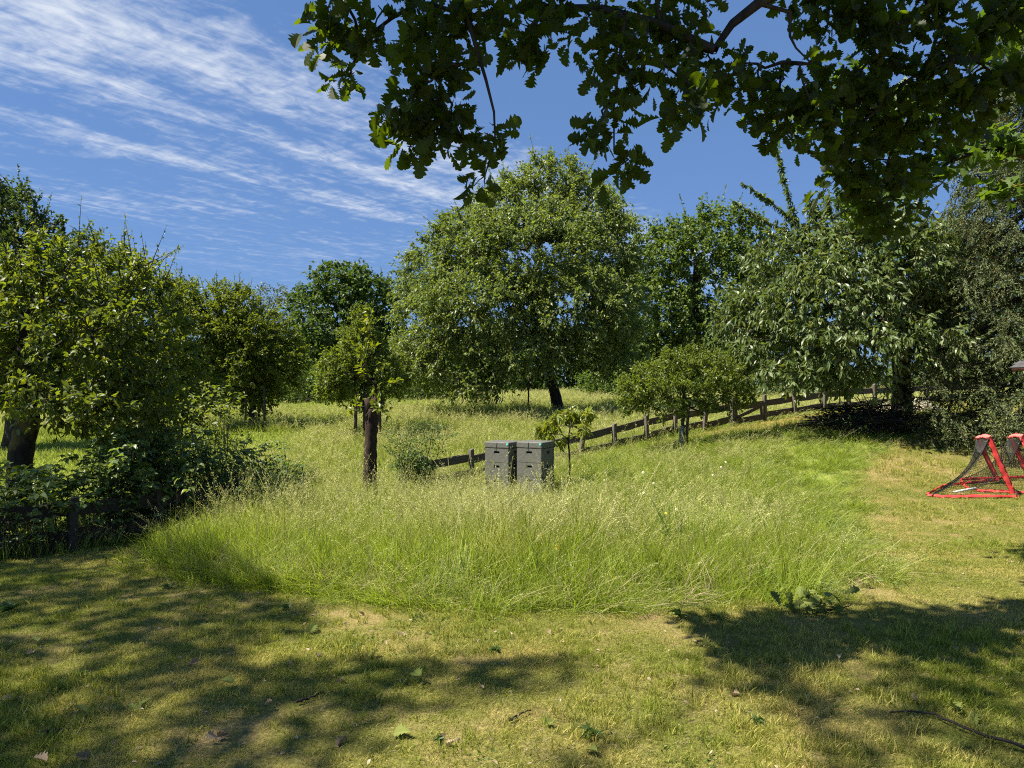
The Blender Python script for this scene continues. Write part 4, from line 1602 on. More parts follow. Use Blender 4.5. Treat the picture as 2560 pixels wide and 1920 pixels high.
def build_trees():
    # far hedge line and trees
    tree('hedge_tree', 'grey green willowy trees low between the plum and the dark maple', tr(690, 52, [(690, 930), (690, 860)]), [.3, .25, .2],
         px_blobs([(690, 800, 100, 75), (620, 815, 80, 85), (750, 815, 75, 85), (640, 930, 110, 70), (740, 940, 90, 65), (720, 880, 90, 70)], 52), M['hedge'], M['bark_grey'], 21,
         n=420, mind=.7, m=7, tl=1.0, k=7, L=.24, Wr=.45, shell=.6, twigs=False)
    tree('maple_tree', 'dense dark green rounded tree behind the meadow left of the walnut', tr(880, 46, [(880, 940), (875, 850), (870, 780)]), [.5, .42, .35, .25],
         px_blobs([(850, 715, 70, 55), (905, 765, 80, 80), (800, 780, 70, 70), (870, 850, 115, 95), (790, 890, 70, 80), (950, 850, 45, 80), (850, 950, 130, 60)], 46, .9),
         M['field_maple'], M['bark_dark'], 22, rag=40, raglen=1.2, ragk=24, n=620, mind=.55, m=8, tl=.85, k=8, L=.26, Wr=.8, shell=.62)
    for px, py, rx, ry, d, sd, lab in ((770, 985, 110, 45, 40, 31, 'low leafy bush at the meadow edge beneath the dark maple'),
                                       (1040, 975, 110, 45, 41, 32, 'low shadowed bush at the meadow edge left of the walnut trunk'),
                                       (480, 985, 120, 45, 42, 33, 'low leafy bush at the far meadow edge behind the staked plum')):
        tree('bush', lab, tr(px, d, [(px, 1000), (px, 985)]), [.1, .08, .06],
             px_blobs([(px, py - 15, rx, ry), (px - rx * .6, py, rx * .5, ry * .7), (px + rx * .6, py, rx * .5, ry * .7)], d), M['broad'], M['bark_grey'], sd,
             n=260, mind=.35, m=6, tl=.6, k=7, L=.17, Wr=.6, shell=.5, twigs=False, cat='bush')
    tree('broad_tree', 'tall rounded green tree behind and right of the walnut', tr(1740, 40, [(1740, 930), (1735, 800), (1745, 650)]), [.5, .42, .35, .2],
         px_blobs([(1790, 580, 90, 60), (1730, 640, 120, 80), (1860, 620, 60, 80), (1650, 660, 90, 80), (1790, 720, 140, 100), (1640, 770, 140, 110),
                   (1780, 850, 170, 90), (1600, 870, 120, 90)], 40, .9),
         M['broad'], M['bark_dark'], 23, rag=70, raglen=1.3, ragk=28, n=900, mind=.5, m=8, tl=.8, k=8, L=.22, Wr=.7, shell=.6)
    tree('broad_tree', 'dark tree behind the cherry, showing between its leaves', tr(2100, 42, [(2100, 930), (2100, 800)]), [.4, .35, .3],
         px_blobs([(2050, 760, 160, 130), (2250, 720, 170, 140), (1980, 860, 120, 60), (2420, 780, 150, 140), (2580, 760, 120, 160)], 42, .8),
         M['field_maple'], M['bark_dark'], 24, n=520, mind=.7, m=7, tl=.9, k=7, L=.28, Wr=.7, shell=.6, twigs=False)
    for px, w, d, sd, lab in ((1600, 150, 33, 34, 'shady bush behind the fence right of the walnut trunk'), (1960, 150, 29, 35, 'dark bush behind the gate under the cherry'),
                              (2230, 160, 30, 36, 'low dark bush behind the fence beyond the cherry trunk'), (2480, 160, 30, 37, 'low dark bush behind the fence near the spruce')):
        yb = 960 - (gz((px - 1280) * d / F, d) - H) * F / d
        tree('bush', lab, tr(px, d, [(px, yb - 20), (px, yb - 35)]), [.1, .08, .06],
             px_blobs([(px, yb - 30, w, 34), (px - w * .5, yb - 38, w * .5, 30), (px + w * .5, yb - 30, w * .5, 36)], d), M['broad'] if sd != 35 else M['field_maple'], M['bark_grey'], sd,
             n=300, mind=.25, m=6, tl=.5, k=7, L=.13, Wr=.6, shell=.4, twigs=False, cat='bush')
    # the hedge that closes the meadow
    kinds = ('holly', 'hazel')
    hl = ['dense hedge bush at the far left end of the meadow', 'hedge bush behind the old apple tree', 'hedge bush behind the second apple tree', 'hedge bush behind the staked plum', 'hedge bush right of the staked plum',
          'hedge bush below the dark maple', 'hedge bush between the dark maple and the walnut', 'hedge bush behind the left side of the walnut', 'hedge bush straight behind the walnut trunk', 'hedge bush right of the walnut trunk',
          'hedge bush behind the small staked fruit tree', 'hedge bush behind the left side of the cherry', 'hedge bush behind the cherry trunk', 'hedge bush behind the spruce']
    hx = [-60, 130, 300, 470, 610, 760, 920, 1080, 1240, 1400, 1560, 1740, 2060, 2420]
    rg = np.random.default_rng(4)
    for i, (px, lab) in enumerate(zip(hx, hl)):
        d = 47 + rg.uniform(-2, 3)
        yb = 960 - (gz((px - 1280) * d / F, d) - H) * F / d
        hh = rg.uniform(62, 92) if i < 12 else 26
        tree('hedge_bush', lab, tr(px, d, [(px, yb - 20), (px, yb - 45)]), [.12, .1, .08],
             px_blobs([(px, yb - hh, 95, hh), (px - 50, yb - hh * .55, 60, hh * .6), (px + 50, yb - hh * .55, 60, hh * .6)], d, .6), M['broad'] if i % 3 else M['field_maple'], M['bark_grey'], 200 + i,
             n=230, mind=.45, m=6, tl=.8, k=6, L=.38, Wr=.65, shell=.2, twigs=False, cat='bush', group='hedge bushes closing the meadow')
    # walnut
    w = 24
    tree('walnut_tree', 'large spreading walnut tree with leaning trunk in the middle of the meadow', tr(1398, w, [(1392, 1000), (1372, 930), (1362, 860), (1345, 740), (1350, 600)]),
         [.19, .17, .165, .15, .12, .06],
         px_blobs([(1380, 455, 80, 60), (1300, 540, 130, 90), (1450, 545, 110, 90), (1180, 610, 110, 80, -1), (1500, 630, 90, 110, -.5), (1330, 640, 190, 120, -1.5),
                   (1090, 700, 90, 90), (1220, 760, 170, 110, -2), (1420, 760, 160, 110, -2), (1070, 810, 80, 90, -.5), (1530, 760, 70, 100), (1130, 890, 140, 75, -1.5),
                   (1280, 870, 130, 60, -2.5), (1460, 860, 90, 50, -1.5), (1205, 950, 65, 36, -2.5), (1540, 895, 70, 45, -1), (1060, 905, 60, 60, .5)], w, .95),
         M['walnut'], M['bark_grey'], 41, n=1050, mind=.29, m=10, tl=.58, k=12, L=.125, Wr=.5, droop=.55, sag=.35, shell=.62, seg=.5, rt=.0075, rmax=.12, parts=0,
         shoots=None, spread=1.0, rag=90, raglen=.9, ragk=34)
    # staked plum on the left
    p = 21
    tree('plum_tree', 'bushy yellow green plum tree caged by stakes at the left of the meadow', tr(632, p, [(634, 1000), (630, 930), (600, 840)]), [.10, .09, .08, .06],
         px_blobs([(560, 790, 95, 70), (630, 850, 95, 80), (500, 850, 90, 110), (690, 900, 65, 80), (590, 930, 110, 70), (640, 985, 55, 35), (450, 760, 50, 70)], p, .95),
         M['plum'], M['bark_dark'], 42, rag=60, raglen=.65, ragk=22, n=760, mind=.20, m=8, tl=.38, k=10, L=.09, Wr=.6, shell=.4, up=.35, sag=.2,
         shoots=[(px2w(448, 770, p), px2w(440, 655, p), 60), (px2w(430, 770, p), px2w(416, 668, p), 50), (px2w(470, 760, p), px2w(460, 690, p), 40),
                 (px2w(500, 760, p), px2w(495, 690, p), 40), (px2w(560, 740, p), px2w(572, 700, p), 30)])
    # small staked tree behind the sawn trunk
    q = 18
    tree('fruit_tree', 'young staked fruit tree behind the sawn trunk', tr(912, q, [(912, 1010), (905, 940), (900, 860)]), [.05, .045, .04, .03],
         px_blobs([(900, 865, 48, 60), (862, 925, 58, 58), (940, 925, 46, 62), (905, 805, 22, 34), (838, 965, 42, 40), (925, 985, 40, 36), (990, 935, 40, 55, 1)], q, 1.0),
         M['sapling'], M['bark_dark'], 43, rag=45, raglen=.40, ragk=16, n=400, mind=.15, m=7, tl=.25, k=8, L=.08, Wr=.6, shell=.45)
    # tall dark tree at the far left
    tree('tall_tree', 'tall dark green tree rising at the left edge behind the apple', tr(40, 17, [(40, 900), (40, 750), (50, 600)]), [.22, .19, .15, .08],
         px_blobs([(10, 545, 90, 75), (-70, 640, 140, 170), (70, 620, 90, 70), (190, 640, 75, 65), (120, 690, 130, 90), (-20, 790, 170, 130), (160, 790, 150, 100)], 17, .9),
         M['tall'], M['bark_dark'], 44, rag=70, raglen=.7, ragk=36, n=720, mind=.24, m=7, tl=.40, k=8, L=.105, Wr=.6, shell=.55,
         shoots=[(px2w(155, 640, 17), px2w(155, 538, 17), 190), (px2w(160, 620, 17), px2w(158, 548, 17), 130), (px2w(8, 520, 17), px2w(-4, 430, 17), 120), (px2w(20, 520, 17), px2w(12, 470, 17), 80)])
    # second apple behind the first
    tree('apple_tree', 'apple tree with pale upright shoots behind the old mossy apple', tr(360, 12, [(362, 1020), (350, 920)]), [.10, .09, .07],
         px_blobs([(360, 790, 110, 130), (300, 700, 75, 70), (420, 860, 80, 90), (340, 920, 130, 90), (270, 860, 110, 130), (440, 980, 90, 70), (340, 1010, 140, 70), (500, 1000, 60, 50), (420, 1050, 110, 50)], 12, .9),
         M['apple'], M['bark_dark'], 45, rag=80, raglen=.75, ragk=18, n=520, mind=.22, m=9, tl=.25, k=8, L=.085, Wr=.55, tpl=LEAF4, tplkey='apple_leaf', shell=.5, up=.4, parts=0,
         shoots=[(px2w(310, 680, 12), px2w(302, 595, 12), 22), (px2w(350, 700, 12), px2w(352, 620, 12), 22), (px2w(280, 680, 12), px2w(262, 640, 12), 18), (px2w(390, 760, 12), px2w(395, 690, 12), 18)])
    # old apple, left foreground
    a = 9.0
    tree('apple_tree', 'old mossy apple tree with a thick dark trunk at the left edge', tr(45, a, [(52, 1120), (72, 1060), (70, 990), (55, 900), (60, 800)]), [.155, .135, .135, .11, .08, .05],
         px_blobs([(130, 800, 150, 120), (230, 720, 130, 90), (30, 860, 120, 150), (330, 850, 110, 130), (200, 900, 160, 110), (90, 700, 110, 60), (-80, 800, 120, 160),
                   (320, 990, 130, 60), (110, 990, 120, 50, -.6), (200, 1000, 120, 50, -.5), (-40, 980, 90, 80), (300, 1060, 120, 40), (250, 620, 40, 30), (120, 640, 50, 40)], a, .95),
         M['apple'], M['bark_moss'], 46, rag=110, raglen=.62, ragk=15, n=560, mind=.19, m=8, tl=.22, k=7, L=.085, Wr=.55, tpl=LEAF4, tplkey='apple_leaf', shell=.5, up=.25, droop=.4, parts=300, rt=.0045,
         extra_tips=np.array([px2w(150, 1045, a), px2w(250, 1015, a - .2), px2w(330, 990, a - .2), px2w(200, 1040, a - .1)]),
         shoots=[(px2w(300, 690, a), px2w(296, 605, a), 20), (px2w(60, 720, a), px2w(40, 640, a), 20), (px2w(170, 720, a), px2w(160, 640, a), 18), (px2w(330, 740, a), px2w(350, 630, a), 24), (px2w(360, 780, a), px2w(390, 690, a), 22), (px2w(230, 650, a), px2w(236, 580, a), 18), (px2w(100, 690, a), px2w(108, 610, a), 18), (px2w(10, 740, a), px2w(14, 650, a), 18)])
    # cherry
    c = 15.0
    tree('cherry_tree', 'big cherry tree with hanging leaves and dark trunk beside the brush pile', tr(2255, c, [(2256, 1000), (2256, 940), (2245, 860), (2200, 740), (2170, 620)]),
         [.19, .17, .17, .16, .11, .06],
         px_blobs([(2120, 560, 110, 60), (2000, 650, 110, 80), (2200, 650, 150, 110, -.8), (1930, 760, 90, 80), (2080, 760, 160, 110, -1.2), (2300, 700, 110, 130), (1850, 800, 60, 50),
                   (1960, 850, 120, 70, -.6), (2130, 850, 120, 60, -1.8), (1880, 900, 70, 40, -.5), (2000, 915, 110, 35, -1.4), (2300, 850, 80, 50, -1.8), (2350, 820, 90, 100), (2140, 925, 80, 24, -1.6),
                   (2390, 640, 80, 90)], c, 1.0),
         M['cherry'], M['bark_dark'], 47, rag=60, raglen=.6, ragk=24, n=740, mind=.22, m=6, tl=.42, k=8, L=.15, Wr=.40, tpl=LEAF4, tplkey='cherry_leaf', droop=1.15, sag=.3, shell=.6, parts=300, rt=.006, rmax=.11, up=.15,
         shoots=[(px2w(1990, 560, c), px2w(1960, 450, c), 170), (px2w(1962, 455, c), px2w(1942, 368, c), 130), (px2w(1995, 560, c), px2w(1930, 505, c), 130), (px2w(1932, 506, c), px2w(1855, 456, c), 130), (px2w(1985, 585, c), px2w(1910, 550, c), 120), (px2w(1912, 551, c), px2w(1830, 500, c), 130),
                 (px2w(2075, 540, c), px2w(2070, 470, c), 70)])
    # sapling with a stake
    s = 14.0
    tree('fruit_tree', 'small broad fruit tree tied to a stake in front of the fence', tr(1708, s, [(1707, 1070), (1706, 1020)]), [.035, .032, .03],
         px_blobs([(1640, 960, 90, 55), (1760, 950, 90, 60), (1700, 920, 70, 40), (1600, 985, 60, 35), (1820, 960, 45, 50), (1680, 1010, 90, 30), (1720, 890, 25, 20), (1580, 1000, 40, 35), (1790, 1010, 50, 24), (1850, 985, 30, 30)], s, 1.1),
         M['sapling'], M['bark_grey'], 48, rag=70, raglen=.40, ragk=14, n=330, mind=.13, m=7, tl=.17, k=8, L=.066, Wr=.5, shell=.3, rt=.003, rmax=.03,
         shoots=[(px2w(1740, 930, s), px2w(1745, 880, s), 20), (px2w(1600, 980, s), px2w(1530, 985, s), 24), (px2w(1800, 930, s), px2w(1806, 890, s), 18)])
    # peach seedling
    h = 11.9
    rng = np.random.default_rng(9)
    tips = np.array([px2w(x, y, h + rng.normal() * .12) for x, y in ((1375, 1060), (1362, 1075), (1390, 1045), (1400, 1065), (1425, 1040), (1440, 1030), (1455, 1035), (1462, 1048), (1410, 1090),
                                                                      (1380, 1085), (1450, 1065), (1435, 1055), (1370, 1068), (1384, 1058), (1430, 1032), (1448, 1042), (1398, 1052), (1412, 1045), (1466, 1040), (1366, 1088))])
    tree('peach_tree', 'thin young peach tree with long drooping leaves right of the hives', tr(1424, h, [(1424, 1140), (1420, 1100), (1425, 1070)]), [.016, .015, .013, .010],
         [(px2w(1415, 1060, h), np.array([.3, .3, .2]))], M['peach'], M['bark_dark'], 49, m=4, tl=.13, k=8, L=.145, Wr=.30, tpl=LONG, tplkey='peach_leaf', droop=1.3, sag=.8, tips_only=tips, parts=300, rt=.004,
         rmax=.012, seg=.12)
    # sawn trunk with new shoots
    b = 11.3
    tps = np.array([px2w(x, y, b + rng.normal() * .1) for x, y in ((925, 850), (915, 820), (905, 880), (935, 880), (950, 930), (915, 940), (940, 980), (960, 960), (930, 1000), (955, 1010), (900, 910), (920, 900), (945, 1020), (890, 1020), (925, 800))])
    tree('pollard_tree', 'sawn off dark trunk sprouting upright yellow green shoots left of the hives', tr(925, b, [(923, 1180), (926, 1120), (929, 1060), (931, 1022)]), [.105, .10, .098, .10, .09],
         [(px2w(925, 920, b), np.array([.3, .3, .6]))], M['shoot'], M['bark_red'], 50, m=3, tl=.22, k=7, L=.10, Wr=.55, tpl=LEAF4, tplkey='shoot_leaf', droop=.2, up=.7, tips_only=tps, parts=200, rt=.006, rmax=.02,
         seg=.2, sag=.05)


build_trees()


def build_oak():
    """the oak overhead: its hanging branches in view, its crown above and behind casting the shade on the lawn"""
    rng = np.random.default_rng(77)
    trunk = np.array([(6.2, -1.6, -.05), (6.1, -1.5, 1.5), (5.9, -1.3, 3.0), (5.6, -1.0, 4.4), (5.2, -.6, 5.8), (4.8, -.3, 7.2), (4.4, -.2, 9.0), (4.0, -.1, 10.6)])
    org = trunk[0].copy()
    root = thing('oak_tree', 'overhanging oak branches with lobed leaves, dark against the sky', 'tree', None, org)
    # leaf clusters in view: photo ellipse, depth
    CL = [(860, 55, 95, 50, 4.3, 75), (830, 110, 70, 40, 4.3, 55), (850, 175, 30, 45, 4.3, 24), (925, 110, 55, 40, 4.3, 40), (1000, 40, 90, 45, 4.2, 70), (1090, 70, 100, 55, 4.1, 90),
          (1080, 160, 95, 55, 4.0, 95), (1090, 250, 95, 55, 4.0, 95), (990, 275, 60, 40, 4.0, 44), (1020, 350, 60, 30, 4.0, 36), (1110, 330, 80, 45, 4.0, 60), (1210, 330, 60, 30, 4.0, 34),
          (1200, 465, 34, 32, 4.0, 22), (1300, 100, 90, 40, 4.1, 66), (1240, 40, 110, 40, 4.1, 70), (1380, 40, 90, 45, 4.2, 64), (1340, 130, 45, 25, 4.1, 20), (1500, 60, 90, 50, 4.2, 80),
          (1540, 150, 60, 55, 4.1, 60), (1540, 215, 50, 40, 4.1, 36), (1500, 320, 50, 38, 4.1, 36), (1540, 410, 48, 42, 4.0, 40), (1520, 275, 30, 35, 4.0, 18), (1620, 60, 80, 60, 4.3, 70), (1640, 200, 60, 50, 4.2, 50),
          (1720, 290, 65, 65, 4.2, 62), (1710, 110, 70, 60, 4.3, 60), (1700, 20, 80, 30, 4.3, 40), (1780, 170, 70, 50, 4.4, 55), (1860, 190, 70, 50, 4.4, 60), (1940, 200, 80, 50, 4.5, 66),
          (1900, 265, 70, 45, 4.5, 55), (1980, 290, 90, 60, 4.6, 80), (2030, 345, 60, 35, 4.6, 34), (2080, 200, 90, 70, 4.7, 80), (2110, 60, 90, 60, 4.6, 90), (2060, 20, 60, 30, 4.6, 34),
          (2200, 90, 110, 80, 4.6, 120), (2330, 70, 110, 80, 4.7, 120), (2460, 60, 110, 70, 4.8, 110), (2180, 220, 110, 70, 4.8, 110), (2300, 200, 110, 80, 4.8, 120), (2420, 190, 100, 80, 4.9, 100),
          (2530, 160, 70, 90, 4.9, 70), (2120, 320, 100, 60, 4.9, 90), (2240, 320, 100, 60, 5.0, 90), (2350, 290, 90, 60, 5.0, 70), (2460, 270, 70, 50, 5.0, 44), (2130, 420, 90, 50, 5.2, 70), (2230, 420, 80, 50, 5.2, 60),
          (2170, 510, 90, 50, 5.4, 70), (2250, 540, 60, 40, 5.4, 40), (2090, 470, 50, 40, 5.3, 30), (1420, -60, 500, 50, 4.3, 160), (2200, -60, 400, 60, 4.6, 160)]
    tips, P, D, Nn = [], [], [], []
    for cx, cy_, rx, ry, d, n in CL:
        c = px2w(cx, cy_, d)
        r = np.array([rx * d / F, .30, ry * d / F])
        nt = max(3, n // 12)
        u = unit(rng.normal(size=(nt, 3))) * (rng.random((nt, 1)) ** .4)
        t = c + u * r * .75
        tips.append(t)
        n = int(n * (.92 if cx < 1950 else 1.15))
        which = rng.integers(0, nt, n)
        p = t[which] + rng.normal(size=(n, 3)) * np.array([.05, .05, .04])
        q = (p - c) / r
        p = c + q / np.maximum(1, np.linalg.norm(q, axis=1, keepdims=True) / 1.08) * r
        P.append(p)
        D.append(unit((p - c) / r * .5 + rng.normal(size=(n, 3)) * .7 + np.array([0, 0, -.35])))
        Nn.append(unit(rng.normal(size=(n, 3)) * .7 + np.array([-.1, .45, .65])))
    P, D, Nn = np.concatenate(P), np.concatenate(D), np.concatenate(Nn)
    Ln = .118 * rng.uniform(.55, 1.25, len(P))
    tips = np.concatenate(tips)
    # guide points: the limbs that show in the photograph
    guides = []
    for poly, dd in (([(2300, -420), (2100, -180), (1990, -40), (1900, 5), (1830, 60), (1785, 125), (1740, 120), (1705, 70)], 4.5),
                     ([(1785, 125), (1650, 60), (1500, 20), (1330, 20), (1180, 40), (1050, 5), (980, 45), (900, 105)], 4.3),
                     ([(1170, 50), (1200, 150), (1215, 200), (1235, 280), (1238, 350), (1215, 430)], 4.0), ([(1560, 40), (1550, 150), (1535, 260), (1535, 380)], 4.05),
                     ([(1900, 10), (1975, 30), (1975, 90), (1990, 120), (2030, 160)], 4.5), ([(2200, -200), (2350, 60), (2450, 160)], 4.8), ([(2350, 60), (2300, 240), (2220, 400), (2200, 500)], 5.1)):
        guides.append(np.array([px2w(x, y, dd) for x, y in poly]))
    # crown overhead: clumps placed where the shade on the lawn comes from
    SH = [  # outline on the lawn (photo pixels), leaves per square metre
        ([(-500, 1300), (300, 1310), (520, 1385), (700, 1470), (780, 1520), (820, 1560), (640, 1610), (560, 1660), (800, 1665), (1100, 1640), (1480, 1650), (1500, 1690), (1300, 1740), (1080, 1780), (900, 1850), (880, 1990), (600, 2300), (-900, 2300)], 400),
        ([(1800, 1640), (1950, 1600), (2060, 1660), (2020, 1730), (2100, 1740), (2230, 1650), (2420, 1600), (2700, 1590), (2900, 1900), (2600, 2300), (2250, 2200), (2120, 1940), (2060, 1830), (1900, 1760), (1760, 1690)], 320),
        ([(1350, 1890), (1450, 1850), (1520, 1900), (1500, 2100), (1380, 2100)], 150)]
    P2, T2, D2, N2 = [], [], [], []
    for poly, dens in SH:
        gp = []
        for px_, py_ in poly:
            d_ = H * F / (py_ - 960.0)
            gp.append(((px_ - 1280) * d_ / F, d_))
        gp = np.array(gp)
        lo, hi = gp.min(0), gp.max(0)
        n = int((hi - lo).prod() * dens)
        g = rng.uniform(lo, hi, (n, 2))
        g = g[in_poly(g[:, 0] + rng.normal(size=n) * .06, g[:, 1] + rng.normal(size=n) * .06, gp)]
        # small gaps in the crown
        g = g[rng.random(len(g)) > (.75 if dens < 300 else .45) * (vnoise(g[:, 0], g[:, 1], 2.3, 51) > .74)]
        n = len(g)
        hgt = 10.6 + 1.0 * (vnoise(g[:, 0], g[:, 1], .7, 52) - .5) * 2 + rng.normal(size=n) * .3
        p = np.c_[g, np.zeros(n)] + SUN[None] * (hgt / SUN[2])[:, None]
        P2.append(p)
        T2.append(p[rng.integers(0, n, max(4, n // 45))])
        D2.append(unit(rng.normal(size=(n, 3)) + np.array([0, 0, -.3])))
        N2.append(unit(rng.normal(size=(n, 3)) * .5 + np.array([0, 0, 1.0])))
    # unseen boughs above the hanging branches, added sunward to shade their leaves
    for cx, cy_, rx, ry, d, n in CL:
        if cx < 1000 or rng.random() < .25:
            continue
        c = px2w(cx, cy_, d) + SUN * rng.uniform(1.5, 2.6)
        if (c[2] - H) < .72 * max(c[1], .5):
            c[2] = H + .72 * c[1] + rng.uniform(0, .4)
        n = int(n * 2.2)
        r = np.array([rx * d / F * 1.15, .45, .22])
        P2.append(c + unit(rng.normal(size=(n, 3))) * (rng.random((n, 1)) ** .45) * r)
        T2.append(c + rng.normal(size=(4, 3)) * r * .4)
        D2.append(unit(rng.normal(size=(n, 3)) + np.array([0, 0, -.3])))
        N2.append(unit(rng.normal(size=(n, 3)) * .5 + np.array([0, 0, 1.0])))
    P2, T2, D2, N2 = np.concatenate(P2), np.concatenate(T2), np.concatenate(D2), np.concatenate(N2)
    link('trunk', trunk_mesh('oak_trunk', trunk - org, [.34, .30, .29, .26, .22, .18, .13, .07], M['bark_dark'], rng, 16), root)
    all_tips = np.r_[np.concatenate([g for g in guides]), tips, T2]
    # grow guides first so twigs hang from them
    X = np.concatenate([trunk, *guides])
    par = list(np.r_[-1, np.arange(len(trunk) - 1)])
    pos = len(trunk)
    joints = [4, None, None, None, None, None, None]
    for gi, g in enumerate(guides):
        prev = X[:pos]
        j = int(np.argmin(np.linalg.norm(prev - g[0], axis=1)))
        if gi in (0, 5):
            j = 4
        par.append(j)
        for i in range(1, len(g)):
            par.append(pos + i - 1)
        pos += len(g)
    par = np.array(par)
    # fine twigs and the crown's boughs attach to the nearest limb
    Xl, pl = [X], [par]
    n0 = len(X)
    allX = X.copy()
    allpar = par.copy()
    order = np.argsort(np.linalg.norm(np.r_[tips, T2] - trunk[-1], axis=1))
    TT = np.r_[tips, T2]
    cap_ = n0 + len(TT) * 26
    XX = np.zeros((cap_, 3))
    PP = np.full(cap_, -1)
    XX[:n0] = X
    PP[:n0] = par
    n = n0
    tipi = []
    for k in order:
        p = TT[k]
        d = np.linalg.norm(XX[3:n] - p, axis=1)
        j = 3 + int(np.argmin(d))
        a = XX[j]
        Lk = np.linalg.norm(p - a)
        m = int(min(22, max(2, math.ceil(Lk / .22))))
        c = (a + p) / 2 + rng.normal(size=3) * .10 * Lk + np.array([0, 0, .10 * Lk])
        last = j
        for s in range(1, m + 1):
            t = s / m
            XX[n] = (1 - t) ** 2 * a + 2 * t * (1 - t) * c + t * t * p
            PP[n] = last
            last = n
            n += 1
        tipi.append(last)
    XX, PP = XX[:n], PP[:n]
    cnt = np.zeros(n)
    cnt[tipi] = 1
    # parents always precede children
    for i in range(n - 1, 0, -1):
        cnt[PP[i]] += cnt[i]
    r = .0028 * np.maximum(cnt, 1) ** .50
    r[len(trunk):] = np.minimum(r[len(trunk):], np.where(XX[len(trunk):, 2] > 5.5, .022, .03))
    gl = np.array([.05, .045, .04, .034, .028, .022, .02, .016])
    pos = len(trunk)
    for gi, g in enumerate(guides):
        w = np.interp(np.linspace(0, 1, len(g)), np.linspace(0, 1, 8), gl) * (1.0 if gi == 0 else .55 if gi in (1, 5) else .28)
        r[pos:pos + len(g)] = np.maximum(w, .004)
        pos += len(g)
    i = np.arange(len(trunk), n)
    pr = PP[i]
    R1 = np.minimum(r[i], .09)
    R0 = np.minimum(np.minimum(r[pr], .09), R1 * 1.6)
    branch_parts(root, 'oak', XX - org, PP, np.where(np.arange(n) < len(trunk), .2, r), len(trunk), M['bark_dark'], .09, sides=6)
    # leaves
    idx = pick_front(P, 300)
    sel = np.zeros(len(P), bool)
    sel[idx] = True
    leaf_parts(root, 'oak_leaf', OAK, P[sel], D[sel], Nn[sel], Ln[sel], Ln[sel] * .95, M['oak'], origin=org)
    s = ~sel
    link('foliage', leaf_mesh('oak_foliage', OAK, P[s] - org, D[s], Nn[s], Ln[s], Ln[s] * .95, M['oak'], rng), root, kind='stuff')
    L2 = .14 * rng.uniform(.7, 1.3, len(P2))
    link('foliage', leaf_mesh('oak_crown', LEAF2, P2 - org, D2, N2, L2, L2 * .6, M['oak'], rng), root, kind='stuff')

    # maple reaching in from the right, behind the oak
    trunk = np.array([(7.6, 4.2, gz(7.6, 4.2) - .05), (7.5, 4.4, 2.0), (7.2, 4.8, 3.6), (6.6, 5.3, 4.8)])
    org = trunk[0].copy()
    mr = thing('maple_tree', 'bright green maple branches hanging in at the upper right below the oak', 'tree', None, org)
    ML = [(2110, 215, 60, 40, 6.2, 60), (2170, 250, 70, 40, 6.3, 70), (2320, 255, 90, 50, 6.4, 110), (2270, 330, 90, 55, 6.4, 120), (2360, 390, 90, 50, 6.4, 110), (2280, 430, 90, 50, 6.5, 110), (2210, 470, 80, 40, 6.5, 70),
          (2470, 330, 60, 50, 6.2, 60), (2520, 460, 50, 50, 6.0, 60), (2540, 380, 50, 60, 6.0, 50), (2480, 90, 70, 60, 6.2, 70), (2540, 60, 50, 70, 6.2, 60), (1960, 260, 60, 40, 6.2, 50), (2010, 330, 50, 30, 6.2, 30), (2140, 520, 80, 40, 6.6, 60)]
    P, D, Nn, tips = [], [], [], []
    for cx, cy_, rx, ry, d, n in ML:
        c = px2w(cx, cy_, d)
        r = np.array([rx * d / F, .35, ry * d / F])
        nt = max(3, n // 14)
        t = c + unit(rng.normal(size=(nt, 3))) * (rng.random((nt, 1)) ** .4) * r * .8
        tips.append(t)
        p = t[rng.integers(0, nt, n)] + rng.normal(size=(n, 3)) * np.array([.10, .10, .06])
        P.append(p)
        D.append(unit(rng.normal(size=(n, 3)) * .8 + np.array([-.2, 0, -.4])))
        Nn.append(unit(rng.normal(size=(n, 3)) * .5 + np.array([-.1, -.1, 1.0])))
    P, D, Nn, tips = map(np.concatenate, (P, D, Nn, tips))
    Ln = .115 * rng.uniform(.6, 1.2, len(P))
    X, par, r, nt, ti = grow(trunk, tips, rng, .25, .25, start=2, rt=.0035)
    link('trunk', trunk_mesh('maple_trunk', trunk - org, [.16, .14, .12, .08], M['bark_grey'], rng, 12), mr)
    branch_parts(mr, 'maple', X - org, par, r, nt, M['bark_lichen'], .05)
    idx = pick_front(P, 300)
    sel = np.zeros(len(P), bool)
    sel[idx] = True
    leaf_parts(mr, 'maple_leaf', MAPLE, P[sel], D[sel], Nn[sel], Ln[sel], Ln[sel] * .95, M['maple'], origin=org)
    s = ~sel
    link('foliage', leaf_mesh('maple_foliage', MAPLE, P[s] - org, D[s], Nn[s], Ln[s], Ln[s] * .95, M['maple'], rng), mr, kind='stuff')


build_oak()


